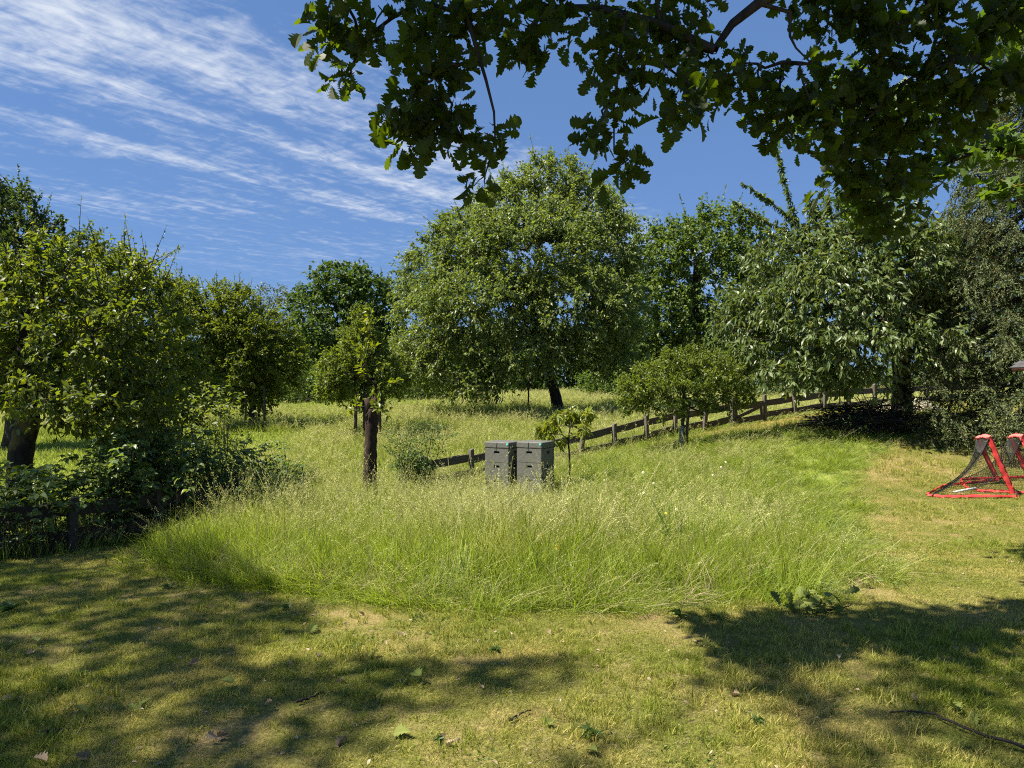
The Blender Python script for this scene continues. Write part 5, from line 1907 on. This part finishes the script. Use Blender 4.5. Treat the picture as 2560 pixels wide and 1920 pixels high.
def build_spruce():
    rng = np.random.default_rng(55)
    d = 13.2
    bx = (2590 - 1280) * d / F
    org = np.array([bx, d, gz(bx, d) - .05])
    root = thing('spruce_tree', 'tall spruce with drooping branches at the right edge behind the goals', 'tree', None, org)
    top = 8.6
    pts = np.array([(0, 0, 0), (.02, 0, 2), (0, .03, 4), (-.02, 0, 6), (0, 0, top)])
    link('trunk', trunk_mesh('spruce_trunk', pts, [.20, .17, .13, .08, .02], M['bark_dark'], rng), root)
    P0, P1, R0, R1 = [], [], [], []
    NP, ND, NL = [], [], []
    TP, TD, TL = [], [], []
    z = .45
    k = 0
    while z < top - .2:
        f = 1 - z / top
        nb = 9 if f > .25 else 7
        for b in range(nb):
            a = k * 2.4 + b * 2 * np.pi / nb + rng.normal() * .2
            Lb = (2.55 * f ** .75 + .15) * rng.uniform(.78, 1.15)
            dirh = np.array([math.cos(a), math.sin(a), 0])
            t = np.linspace(0, 1, 9)
            drop = .28 * f + .10
            bp = np.array([0, 0, z]) + np.outer(t * Lb, dirh) + np.outer(-drop * Lb * np.sin(t * 2.2) * .75 + .10 * Lb * t ** 3, [0, 0, 1])
            bp[:, 2] = np.maximum(bp[:, 2], .12)
            P0 += list(bp[:-1])
            P1 += list(bp[1:])
            rr = np.linspace(.022, .005, 9) * (.5 + f)
            R0 += list(rr[:-1])
            R1 += list(rr[1:])
            # side twigs, hanging
            ntw = int(11 + 17 * Lb)
            side = np.array([-dirh[1], dirh[0], 0])
            for _ in range(ntw):
                u = rng.uniform(.18, 1.0)
                q = np.array([np.interp(u, t, bp[:, c]) for c in range(3)])
                sgn = rng.choice((-1, 1))
                l1 = (.16 + .34 * (1 - abs(u - .55))) * rng.uniform(.5, 1.1) * (.5 + .5 * min(1, Lb))
                hang = rng.uniform(.35, 2.4)
                dr = unit(side * sgn * .8 + dirh * .55 + np.array([0, 0, -hang]))
                e = q + dr * l1
                P0.append(q)
                P1.append(e)
                R0.append(.004)
                R1.append(.0025)
                nn = int(8 + 36 * l1)
                w = rng.random(nn) ** .8
                NP.append(q + (e - q) * w[:, None])
                ND.append(unit(dr * .75 + rng.normal(size=(nn, 3)) * .55))
                NL.append(rng.uniform(.04, .07, nn))
                if u > .55 and rng.random() < .6:
                    tn = 6
                    TP.append(e + rng.normal(size=(tn, 3)) * .015)
                    TD.append(unit(dr * .8 + rng.normal(size=(tn, 3)) * .6))
                    TL.append(rng.uniform(.03, .055, tn))
            # needles along the bough
            nn = int(60 * Lb)
            w = rng.uniform(.15, 1, nn)
            NP.append(np.stack([np.interp(w, t, bp[:, c]) for c in range(3)], 1))
            ND.append(unit(dirh * .6 + rng.normal(size=(nn, 3)) * .6))
            NL.append(rng.uniform(.04, .07, nn))
        z += .30 if f > .3 else .24
        k += 1
    P0, P1, R0, R1 = map(np.array, (P0, P1, R0, R1))
    V, q = edge_tubes(P0, P1, R0, R1, 3)
    link('boughs', mk_mesh('spruce_boughs', V, q, M['bark_lichen']), root, kind='stuff')
    NP, ND, NL = map(np.concatenate, (NP, ND, NL))
    V, Fs = scatter(LEAF2, NP, ND, rng.normal(size=NP.shape), NL, NL * .36)
    link('needles', mk_mesh('spruce_needles', V, Fs, M['spruce'], {'rnd': np.repeat(rng.random(len(NP)), 4)}), root, kind='stuff')
    TP, TD, TL = map(np.concatenate, (TP, TD, TL))
    V, Fs = scatter(LEAF2, TP, TD, rng.normal(size=TP.shape), TL, TL * .2)
    link('needles', mk_mesh('spruce_tips', V, Fs, M['spruce_tip'], {'rnd': np.repeat(rng.random(len(TP)), 4)}), root, kind='stuff')


build_spruce()


# ------------------------------------------------------------------ brambles, shrubs
def cane_bush(name, label, canes, mat, seed, L=.06, k=16, cat='bush', parts=0, arch=.5, tri=True, bark=None, Wr=.75, group=None):
    """canes: list of (x, y, height, reach, azimuth)"""
    rng = np.random.default_rng(seed)
    c0 = canes[0]
    org = np.array([np.mean([c[0] for c in canes]), np.mean([c[1] for c in canes]), 0])
    org[2] = gz(org[0], org[1])
    root = thing(name, label, cat, group, org)
    mb = MB()
    P, D, Nn, Ln = [], [], [], []
    for x, y, h, reach, az in canes:
        t = np.linspace(0, 1, 10)
        dr = np.array([math.cos(az), math.sin(az), 0])
        pts = np.array([x, y, gz(x, y) - .03]) + np.outer(reach * t ** 1.3, dr) + np.outer(h * np.sin(t * (math.pi / 2 + arch)), [0, 0, 1])
        pts += rng.normal(size=pts.shape) * .015
        mb.tube(pts - org, np.linspace(.006, .002, 10), 4, False)
        n = k
        u = rng.uniform(.12, 1.0, n)
        q = np.stack([np.interp(u, t, pts[:, c]) for c in range(3)], 1)
        az2 = rng.uniform(0, 2 * np.pi, n)
        pet = np.stack([np.cos(az2), np.sin(az2), rng.uniform(-.1, .6, n)], 1)
        b = q + pet * rng.uniform(.03, .09, n)[:, None]
        mult = 3 if tri else 1
        for j in range(mult):
            aa = az2 + (j - 1) * 1.15 if tri else az2
            P.append(b)
            D.append(unit(np.stack([np.cos(aa), np.sin(aa), rng.uniform(-.55, .25, n)], 1)))
            Nn.append(unit(rng.normal(size=(n, 3)) * .35 + np.array([0, -.15, 1.0])))
            Ln.append(L * rng.uniform(.6, 1.25, n))
    P, D, Nn, Ln = map(np.concatenate, (P, D, Nn, Ln))
    link('canes', mb.mesh(name + '_canes', bark or M['bark_dark'], True), root)
    sel = np.zeros(len(P), bool)
    if parts:
        sel[pick_front(P, parts)] = True
        leaf_parts(root, name, SERR, P[sel], D[sel], Nn[sel], Ln[sel], Ln[sel] * Wr, mat, origin=org)
    s = ~sel
    link('foliage', leaf_mesh(name + '_foliage', LEAF4, P[s] - org, D[s], Nn[s], Ln[s], Ln[s] * Wr * 1.1, mat, rng), root, kind='stuff')
    return root


def build_bushes():
    rng = np.random.default_rng(15)

    def patch(x0, x1, y0, y1, n, h0, h1, r0=.2, r1=.7):
        return [(rng.uniform(x0, x1), rng.uniform(y0, y1), rng.uniform(h0, h1), rng.uniform(r0, r1), rng.uniform(0, 6.28)) for _ in range(n)]

    def along(px0, px1, d0, d1, n, h0, h1, spread=.35):
        out = []
        for _ in range(n):
            t = rng.random()
            d = d0 + (d1 - d0) * t
            x = (px0 + (px1 - px0) * t - 1280) * d / F
            out.append((x + rng.normal() * spread * .6, d + rng.normal() * spread + .25, rng.uniform(h0, h1), rng.uniform(.15, .6), rng.uniform(0, 6.28)))
        return out
    cane_bush('bramble_bush', 'dark bramble tangle over the board fence at the far left', along(-150, 190, 7.35, 7.95, 60, .5, 1.0), M['bramble'], 61, L=.075, k=17, parts=150)
    cane_bush('bramble_bush', 'dense bramble bush under the old apple, right of its trunk', along(180, 420, 8.1, 8.9, 84, .7, 1.35), M['bramble'], 62, L=.07, k=18, parts=150)
    cane_bush('bramble_bush', 'bramble bush trailing into the tall grass, right end of the thicket', along(420, 670, 8.9, 10.0, 76, .55, 1.15), M['bramble'], 63, L=.065, k=18, parts=120)
    cane_bush('young_shrub', 'upright leafy shrub with bright shoots behind the brambles', along(420, 560, 9.7, 10.4, 34, 1.0, 2.0, .25), M['sapling'], 64, L=.075, k=30, arch=.05, tri=False, Wr=.6)
    cane_bush('thorn_shrub', 'thin reddish thorny shrub rising from the brambles below the apple', along(310, 420, 9.0, 9.4, 24, .9, 1.6, .22), M['bramble'], 65, L=.045, k=60, arch=.05, tri=False, Wr=.6, bark=M['bark_red'])
    cane_bush('thorn_shrub', 'dark thorny shrub at the fence end right of the sawn trunk', along(1000, 1070, 12.1, 12.4, 40, .45, 1.3, .12), M['field_maple'], 66, L=.05, k=80, arch=.1, tri=False, Wr=.55)
    # a few bright bramble shoots against the light
    cane_bush('bramble_shoot', 'yellow green young bramble shoot lit by the sun in front of the shrub',
              [((440 - 1280) * 8.7 / F, 8.7, 1.0, .3, 2.8), ((470 - 1280) * 8.9 / F, 8.9, 1.05, .25, 3.0), ((400 - 1280) * 8.6 / F, 8.6, .95, .3, 3.3)], M['shoot'], 67, L=.085, k=9, cat='plant')
    cane_bush('bramble_shoot', 'long bramble cane with few leaves leaning left in front of the apple trunk', [((150 - 1280) * 7.9 / F, 7.9, .95, .5, 3.1)], M['shoot'], 68, L=.085, k=9, cat='plant')
    cane_bush('nettle_patch', 'low weedy shrub beside the brush pile under the cherry', along(2080, 2190, 13.4, 13.2, 24, .25, .5, .2), M['weed'], 69, L=.05, k=14, tri=False, Wr=.5)
    cane_bush('weed_shrub', 'feathery green weed clump behind the goals under the spruce', along(2500, 2560, 11.6, 11.4, 18, .5, .95, .14), M['spruce_tip'], 70, L=.05, k=26, tri=False, Wr=.3)


build_bushes()


# ------------------------------------------------------------------ stakes
def build_stakes():
    rng = np.random.default_rng(30)

    def stake(px, d, h, lab, group, w=.05, mat='post_dark'):
        x = (px - 1280) * d / F
        mb = MB()
        mb.tube([(0, 0, -.05), (rng.normal() * .01, 0, h * .5), (rng.normal() * .03, 0, h), (0, 0, h + .005)], [w, w * .97, w * .9, w * .6], 7)
        link('stake', mb.mesh('stake', M[mat], True), None, lab, 'stake', group, loc=(x, d, gz(x, d)))
    g1 = 'stakes round the plum tree'
    for px, dd, lab in ((613, 20.3, 'left stake of the cage round the plum trunk'), (662, 20.3, 'right stake of the cage round the plum trunk'), (628, 21.4, 'rear left stake behind the plum trunk'), (648, 21.4, 'rear right stake behind the plum trunk')):
        stake(px, dd, 1.3, lab, g1, .035)
    g2 = 'stakes of the young fruit tree'
    for px, dd, lab in ((889, 17.6, 'left stake of the young tree behind the sawn trunk'), (913, 17.7, 'stake directly behind the top of the sawn trunk'), (949, 17.6, 'right stake of the young tree behind the sawn trunk')):
        stake(px, dd, 1.25, lab, g2, .045)
    stake(1321, 25.5, 1.6, 'thin dark stake left of the walnut trunk', None, .03)
    stake(1716, 13.95, .95, 'support stake tied to the small fruit tree before the fence', None, .032)
    x = (1709 - 1280) * 13.85 / F
    gm = MB()
    th = np.linspace(0, 2 * np.pi, 13)[:-1]
    gm.tube([(0, 0, 0), (0, 0, .25), (0, 0, .5)], .05, 12, False)
    link('trunk_guard', gm.mesh('trunk_guard', plain_mat('grey_guard', (.10, .11, .11), (.2, .2, .19), 60, .6, .3, (1, 1, 8)), True), None,
         'dark plastic guard wrapped round the small fruit tree stem', 'guard', loc=((1704 - 1280) * 14.0 / F, 14.0, gz((1704 - 1280) * 14.0 / F, 14.0)))


build_stakes()


# ------------------------------------------------------------------ brush pile, heap of cuttings, bird house
def build_piles():
    rng = np.random.default_rng(91)
    cx, cyy = (2160 - 1280) * 14.2 / F, 14.2
    z0 = gz(cx, cyy)
    root = thing('brush_pile', 'dark heap of cut branches at the foot of the cherry', 'brush pile', None, (cx, cyy, z0))

    def stick(n, inner):
        mb = MB()
        for _ in range(n):
            a = rng.uniform(0, 2 * np.pi)
            r = math.sqrt(rng.random()) * .85
            zt = .62 * (1 - r * .8) * rng.uniform(.15, 1.0)
            c = np.array([r * 1.05 * math.cos(a), r * .75 * math.sin(a), zt])
            d = unit(np.array([rng.normal() * 1.2, rng.normal() * .7, rng.normal() * .25]))
            ln = rng.uniform(.4, 1.3)
            p0, p1 = c - d * ln / 2, c + d * ln / 2
            for p in (p0, p1):
                p[2] = max(p[2], .02)
            m = (p0 + p1) / 2 + rng.normal(size=3) * .05
            rr = rng.uniform(.004, .014)
            mb.tube([p0, m, p1], [rr, rr * .8, rr * .4], 4)
        return mb
    for _ in range(130):
        link('stick', stick(1, 0).mesh('stick', M['bark_dark'], True), root)
    link('twigs', stick(420, 1).mesh('twigs', M['bark_dark'], True), root, kind='stuff')
    # pale heap
    cx, cyy = (2275 - 1280) * 17.8 / F, 17.8
    z0 = gz(cx, cyy)
    root = thing('cuttings_heap', 'low pale heap of dried cuttings behind the cherry trunk', 'heap', None, (cx, cyy, z0))
    n = 2600
    a = rng.uniform(0, 2 * np.pi, n)
    r = np.sqrt(rng.random(n))
    P = np.stack([r * np.cos(a) * .82, r * np.sin(a) * .5, .30 * (1 - r ** 2) * rng.uniform(.4, 1.0, n) + .02], 1)
    D = unit(rng.normal(size=(n, 3)) + np.array([0, 0, -.2]))
    link('leaves', leaf_mesh('heap_leaves', LEAF4, P, D, unit(rng.normal(size=(n, 3)) * .6 + np.array([0, 0, 1.])), rng.uniform(.05, .12, n), .04, M['pale'], rng), root, kind='stuff')
    mb = MB()
    ring = np.linspace(0, 2 * np.pi, 20, endpoint=False)
    V = [(0, 0, .24)]
    for rr, zz in ((.4, .2), (.75, .09), (.85, -.02)):
        V += [(rr * math.cos(t) * .95, rr * math.sin(t) * .58, zz) for t in ring]
    fs = [(0, 1 + i, 1 + (i + 1) % 20) for i in range(20)]
    q = []
    for k in range(2):
        q += [(1 + k * 20 + i, 21 + k * 20 + i, 21 + k * 20 + (i + 1) % 20, 1 + k * 20 + (i + 1) % 20) for i in range(20)]
    mb.add(np.array(V), [np.array(fs), np.array(q)])
    link('core', mb.mesh('core', M['straw'], True), root)

    # bird house on a post, only its roof corner in the picture
    d = 6.0
    cx = (2522 - 1280) * d / F + .48
    cz = 1.655
    z0 = gz(cx, d)
    root = thing('bird_house', 'shingled roof corner of a red brown bird house at the right edge', 'bird house', None, (cx, d, z0))
    zz = cz - z0
    mb = MB()
    mb.box((0, 0, zz / 2), (.08, .08, zz))
    link('post', mb.mesh('post', M['post_dark']), root)
    mb = MB()
    mb.box((0, 0, zz + .012), (.40, .34, .024))
    for sx in (-.17, .17):
        for sy in (-.13, .13):
            mb.box((sx, sy, zz + .07), (.025, .025, .092))
    link('tray', mb.mesh('tray', M['redwood']), root)
    mb = MB()
    mb.box((0, 0, zz + .09), (.30, .24, .125))
    link('wall', mb.mesh('wall', M['redwood']), root)
    sl = .55
    ez = zz + .117
    shm = MB()
    shm.box((0, 0, 0), (.118, .070, .008))
    sm = shm.mesh('shingle', M['shingle'])
    dm = MB()
    for s in (-1, 1):
        ax = math.atan(sl)
        R = np.array(Matrix.Rotation(s * ax, 3, 'Y'))
        L_ = .30 / math.cos(ax)
        c = np.array([s * .15, 0, ez + .15 * sl])
        dm.box(c, (L_, .44, .016), R)
    link('roof', dm.mesh('roof', M['redwood']), root)
    roof = root.children[-1]
    for s in (-1, 1):
        R0 = Matrix.Rotation(s * math.atan(sl), 3, 'Y')
        tilt = R0 @ Matrix.Rotation(-s * .05, 3, 'Y') @ Matrix.Rotation(math.pi / 2, 3, 'Z')
        for i in range(6):
            for j in range(5):
                u = .30 - .030 - i * .054
                yy = -.20 + j * .10 + (.05 if i % 2 else 0) * .8
                c = np.array([s * u, yy, ez + (.30 - u) * sl + .019])
                link('shingle', sm, roof, matrix=mat4(np.array(tilt) @ np.diag([.82, 1, 1]), c, (1, 1, 1)))


build_piles()


# ------------------------------------------------------------------ flowers, fallen leaves, twigs, weeds on the lawn
def build_small():
    rng = np.random.default_rng(101)

    def gpt(px, py, dz=0.0):
        """point of the ground seen at a photo pixel"""
        d = 5.0
        for _ in range(30):
            x = (px - 1280) * d / F
            z = gz(x, d) + dz
            d = .5 * d + .5 * (H - z) * F / (py - 960)
        return np.array([(px - 1280) * d / F, d, gz((px - 1280) * d / F, d)])
    # flowers in the tall grass
    pet = MB()
    for a in np.linspace(0, 2 * np.pi, 13)[:-1]:
        c, s = math.cos(a), math.sin(a)
        R = np.array([[c, -s, 0], [s, c, 0], [0, 0, 1]])
        v = np.array([(.006, -.003, 0), (.024, -.006, .003), (.029, 0, .002), (.024, .006, .003), (.006, .003, 0)]) @ R.T
        pet.add(v, np.array([(0, 1, 4), (1, 3, 4), (1, 2, 3)]))
    pm = pet.mesh('petals', M['petal_white'])
    pmy = pm.copy()
    pmy.materials.clear()
    pmy.materials.append(M['petal_yellow'])
    cm = MB()
    cm.tube([(0, 0, -.003), (0, 0, .004), (0, 0, .007)], [.008, .008, .004], 8)
    cmm = cm.mesh('centre', M['petal_yellow'], True)
    spots = [(1608, 1181, 9.2, 0, 'daisy in the seeding grass, lower left of the white group'), (1803, 1168, 9.8, 0, 'uppermost right white daisy in the tall grass'), (1814, 1155, 10.0, 0, 'topmost white daisy in the tall grass'),
             (1782, 1188, 9.4, 0, 'white daisy below the right pair of daisies'), (1634, 1208, 8.6, 0, 'white daisy low in the middle of the seeding grass'), (1609, 1232, 8.0, 0, 'lowest left white daisy in the tall grass'),
             (1691, 1273, 7.4, 0, 'single white daisy low in the green grass, nearest the lawn'),
             (1395, 1366, 6.1, 1, 'yellow flower, right one of the cluster in the grass front'), (1384, 1362, 6.15, 1, 'yellow flower, left one of the cluster in the grass front'), (1392, 1372, 6.05, 1, 'yellow flower, lowest of the cluster in the grass front'),
             (1348, 1340, 6.3, 1, 'lone yellow flower left above the cluster'), (1664, 1282, 7.2, 1, 'lone yellow flower right of the cluster, beside a daisy')]
    for px, py, d, y, lab in spots:
        p = px2w(px, py, d)
        z0 = gz(p[0], p[1])
        r = thing('flower' if y else 'daisy', lab, 'flower', 'yellow flowers in the tall grass' if y else 'white daisies in the tall grass', (p[0], p[1], z0))
        h = p[2] - z0
        st = MB()
        st.tube([(0, 0, 0), (.012, 0, h * .5), (0, 0, h)], .0018, 4)
        link('stem', st.mesh('stem', M['weed'], True), r)
        tl = (math.radians(rng.uniform(30, 60)), rng.normal() * .3, 0)
        o = link('petals', pmy if y else pm, r, loc=(0, 0, h))
        o.rotation_euler = tl
        o.scale = (.5,) * 3 if y else (.5,) * 3
        o2 = link('centre', cmm, r, loc=(0, 0, h))
        o2.rotation_euler = tl

    # single fallen leaves
    oakm = mk_mesh('fallen_oak_leaf', OAK[0] * [1, 1, 1] + np.c_[np.zeros(len(OAK[0])), np.zeros(len(OAK[0])), .25 * np.abs(OAK[0][:, 0]) + .06 * np.sin(OAK[0][:, 1] * 5)], OAK[1], M['fallen'], {'rnd': np.zeros(len(OAK[0]))})
    dead1 = mk_mesh('dead_leaf', OAK[0] + np.c_[np.zeros((len(OAK[0]), 2)), .9 * np.abs(OAK[0][:, 0]) + .25 * (OAK[0][:, 1] - .5) ** 2], OAK[1], M['dead'], {'rnd': np.zeros(len(OAK[0]))})
    green = [(320, 1777, 'two-lobed'), (222, 1808, 'dark'), (380, 1764, 'small'), (548, 1720, 'pale'), (710, 1580, 'upright'), (1030, 1848, 'round pale'), (1030, 1700, 'shaded'), (1745, 1570, 'bright'), (1763, 1535, 'larger bright'),
             (1800, 1553, 'thin'), (75, 1610, 'small'), (790, 1575, 'small pale'), (950, 1640, 'tiny'), (1390, 1822, 'yellowed'), (2225, 1470, 'dark'), (2215, 1462, 'large dark'), (2150, 1470, 'curled dark'), (2165, 1462, 'broad dark'), (2405, 1797, 'broad pale'), (2440, 1800, 'long pale'), (2380, 1785, 'dark'),
             (2420, 1345, 'dark lobed'), (2395, 1352, 'small'), (1495, 1900, 'sunlit')]
    for i, (px, py, w) in enumerate(green):
        p = gpt(px, py)
        side = 'left' if px < 860 else 'middle' if px < 1700 else 'right'
        depth = 'near the bottom edge' if py > 1740 else 'halfway up the lawn' if py > 1600 else 'close to the tall grass'
        o = link('fallen_leaf', oakm, None, f'{w} green leaf on the {side} lawn {depth}', 'leaf', 'fallen green leaves on the lawn', loc=(p[0], p[1], p[2] + .035))
        o.rotation_euler = (rng.normal() * .35 + .15, rng.normal() * .35, rng.uniform(0, 6.28))
        s = rng.uniform(.07, .11)
        o.scale = (s, s, s)
    dead = [(490, 1660, 'pale curled'), (505, 1665, 'grey curled'), (570, 1645, 'small cream'), (792, 1648, 'cream crumpled'), (730, 1672, 'small tan'), (28, 1755, 'white'), (65, 1650, 'long white'), (185, 1905, 'pinkish'), (80, 1912, 'narrow white'),
            (575, 1850, 'upright pinkish'), (545, 1862, 'small white'), (1375, 1585, 'upright tan'), (990, 1590, 'dark brown'), (895, 1540, 'white'), (870, 1853, 'cream'), (1850, 1750, 'pinkish'), (2400, 1635, 'lilac grey'), (385, 1435, 'flat pinkish'), (490, 1435, 'brown'),
            (50, 1450, 'grey'), (200, 1462, 'pinkish'), (2480, 1390, 'cream'), (2100, 1660, 'tan'), (2290, 1768, 'small pink'), (660, 1780, 'small pink'), (505, 1610, 'tan upright'), (2550, 1600, 'tan'), (1140, 1868, 'tan'), (860, 1710, 'small')]
    for i, (px, py, w) in enumerate(dead):
        p = gpt(px, py)
        side = 'left' if px < 860 else 'middle' if px < 1700 else 'right'
        depth = 'near the bottom edge' if py > 1740 else 'halfway up the lawn' if py > 1600 else 'close to the tall grass'
        o = link('dead_leaf', dead1, None, f'{w} dead leaf on the {side} lawn {depth}', 'leaf', 'dead leaves on the lawn', loc=(p[0], p[1], p[2] + .03))
        o.rotation_euler = (rng.normal() * .5, rng.normal() * .5, rng.uniform(0, 6.28))
        s = rng.uniform(.04, .07)
        o.scale = (s, s, s)
    # leaf crumbs
    n = 600
    y = rng.uniform(2.4, 7.0, n)
    x = rng.uniform(-1, 1, n) * (.72 * y + 1)
    k = ~in_poly(x, y, TALL_POLY)
    x, y = x[k], y[k]
    n = len(x)
    P = np.c_[x, y, ground(x, y) + rng.uniform(.008, .035, n)]
    me = leaf_mesh('leaf_crumbs', LEAF4, P, unit(np.c_[rng.normal(size=(n, 2)), rng.normal(size=n) * .3]), unit(rng.normal(size=(n, 3)) * .7 + np.array([0, 0, 1.])), rng.uniform(.012, .035, n), rng.uniform(.008, .02, n), M['dead'], rng)
    link('leaf_litter', me, None, 'scattered crumbs of dry leaves all over the lawn', 'leaf litter', kind='stuff')

    # twigs and sticks
    def stick(pts_px, r, lab, lift=.02):
        P = np.array([gpt(*p) + [0, 0, lift] for p in pts_px])
        org = P[0].copy()
        mb = MB()
        t = np.linspace(0, 1, len(P))
        tt = np.linspace(0, 1, 14)
        q = np.stack([np.interp(tt, t, P[:, c]) for c in range(3)], 1) + rng.normal(size=(14, 3)) * .004
        mb.tube(q - org, np.linspace(r, r * .45, 14), 6)
        link('fallen_stick', mb.mesh('fallen_stick', M['bark_dark'], True), None, lab, 'stick', 'sticks lying on the lawn', loc=org)
    stick([(2570, 1885), (2480, 1862), (2400, 1830), (2340, 1800), (2300, 1790), (2225, 1798)], .008, 'long curved dark stick across the lower right corner of the lawn', .03)
    stick([(740, 1765), (770, 1755), (800, 1742)], .008, 'short dark stick on the shaded lawn left of the middle')
    stick([(1272, 1812), (1300, 1795), (1325, 1783)], .006, 'thin brown twig on the sunny lawn near the bottom centre')
    stick([(2050, 1533), (2100, 1530), (2130, 1518)], .006, 'twig poking out of the fallen oak spray')
    stick([(105, 1838), (140, 1836), (172, 1834)], .007, 'pale stick lying at the lower left of the lawn')
    # fallen oak spray at the corner of the tall grass
    c = gpt(2015, 1530)
    n = 34
    root = thing('oak_spray', 'fallen oak spray with pale green leaves at the corner of the tall grass', 'branch', None, c)
    P = np.c_[rng.normal(size=n) * .10, rng.normal(size=n) * .05, np.abs(rng.normal(size=n)) * .05 + .03]
    D = unit(np.c_[rng.normal(size=(n, 2)), rng.normal(size=n) * .4 + .1])
    Nn = unit(rng.normal(size=(n, 3)) * .6 + np.array([-.2, -.4, 1.0]))
    L_ = .105 * rng.uniform(.7, 1.2, n)
    leaf_parts(root, 'oak_spray_leaf', OAK, P + c, D, Nn, L_, L_, M['fallen'], origin=c)
    mb = MB()
    mb.tube([(-.14, .02, .05), (-.03, 0, .045), (.10, -.01, .03), (.22, -.02, .02)], [.003, .004, .005, .005], 5)
    link('twig', mb.mesh('twig', M['bark_dark'], True), root)

    # weeds: rosettes
    def rosette(px, py, n, L_, lab, up=.5, W=.28, mat='weed'):
        c = gpt(px, py)
        root = thing('weed', lab, 'weed', 'weeds in the lawn', c)
        a = rng.uniform(0, 2 * np.pi, n)
        D = np.stack([np.cos(a), np.sin(a), rng.uniform(.1, up, n)], 1)
        Ln = .7 * L_ * rng.uniform(.6, 1.15, n)
        leaf_parts(root, 'weed_' + mat, LONG, np.tile(c + [0, 0, .012], (n, 1)), D, np.tile([0, 0, 1.], (n, 1)) + rng.normal(size=(n, 3)) * .25, Ln, Ln * W, M[mat], origin=c)
    rosette(28, 1530, 26, .13, 'dark leafy weed clump at the left edge of the lawn', 1.4)
    rosette(420, 1475, 12, .10, 'small dark weed on the shaded lawn before the brambles', 1.2)
    rosette(1240, 1630, 14, .08, 'dark green weed rosette in the sunny middle of the lawn', .8)
    rosette(1700, 1545, 10, .12, 'tall weed at the right front edge of the tall grass', 2.0)
    rosette(1485, 1845, 9, .11, 'grassy weed near the bottom right of the middle', 1.3, .14)
    rosette(1095, 1855, 8, .07, 'small weed near the bottom centre', .6)
    rosette(720, 1525, 10, .10, 'weed beside the shaded grass edge left of centre', 1.0)
    rosette(2345, 1130, 12, .14, 'weed in the mown path left of the goals', 1.2)
    rosette(865, 1470, 12, .12, 'grey green thistle at the front edge of the tall grass', 2.2, .3, 'fallen')
    rosette(1890, 1810, 10, .09, 'weed on the lit lawn left of the big shadow', .9, .16)
    rosette(200, 1690, 8, .08, 'low weed on the shaded left lawn', .6)


build_small()
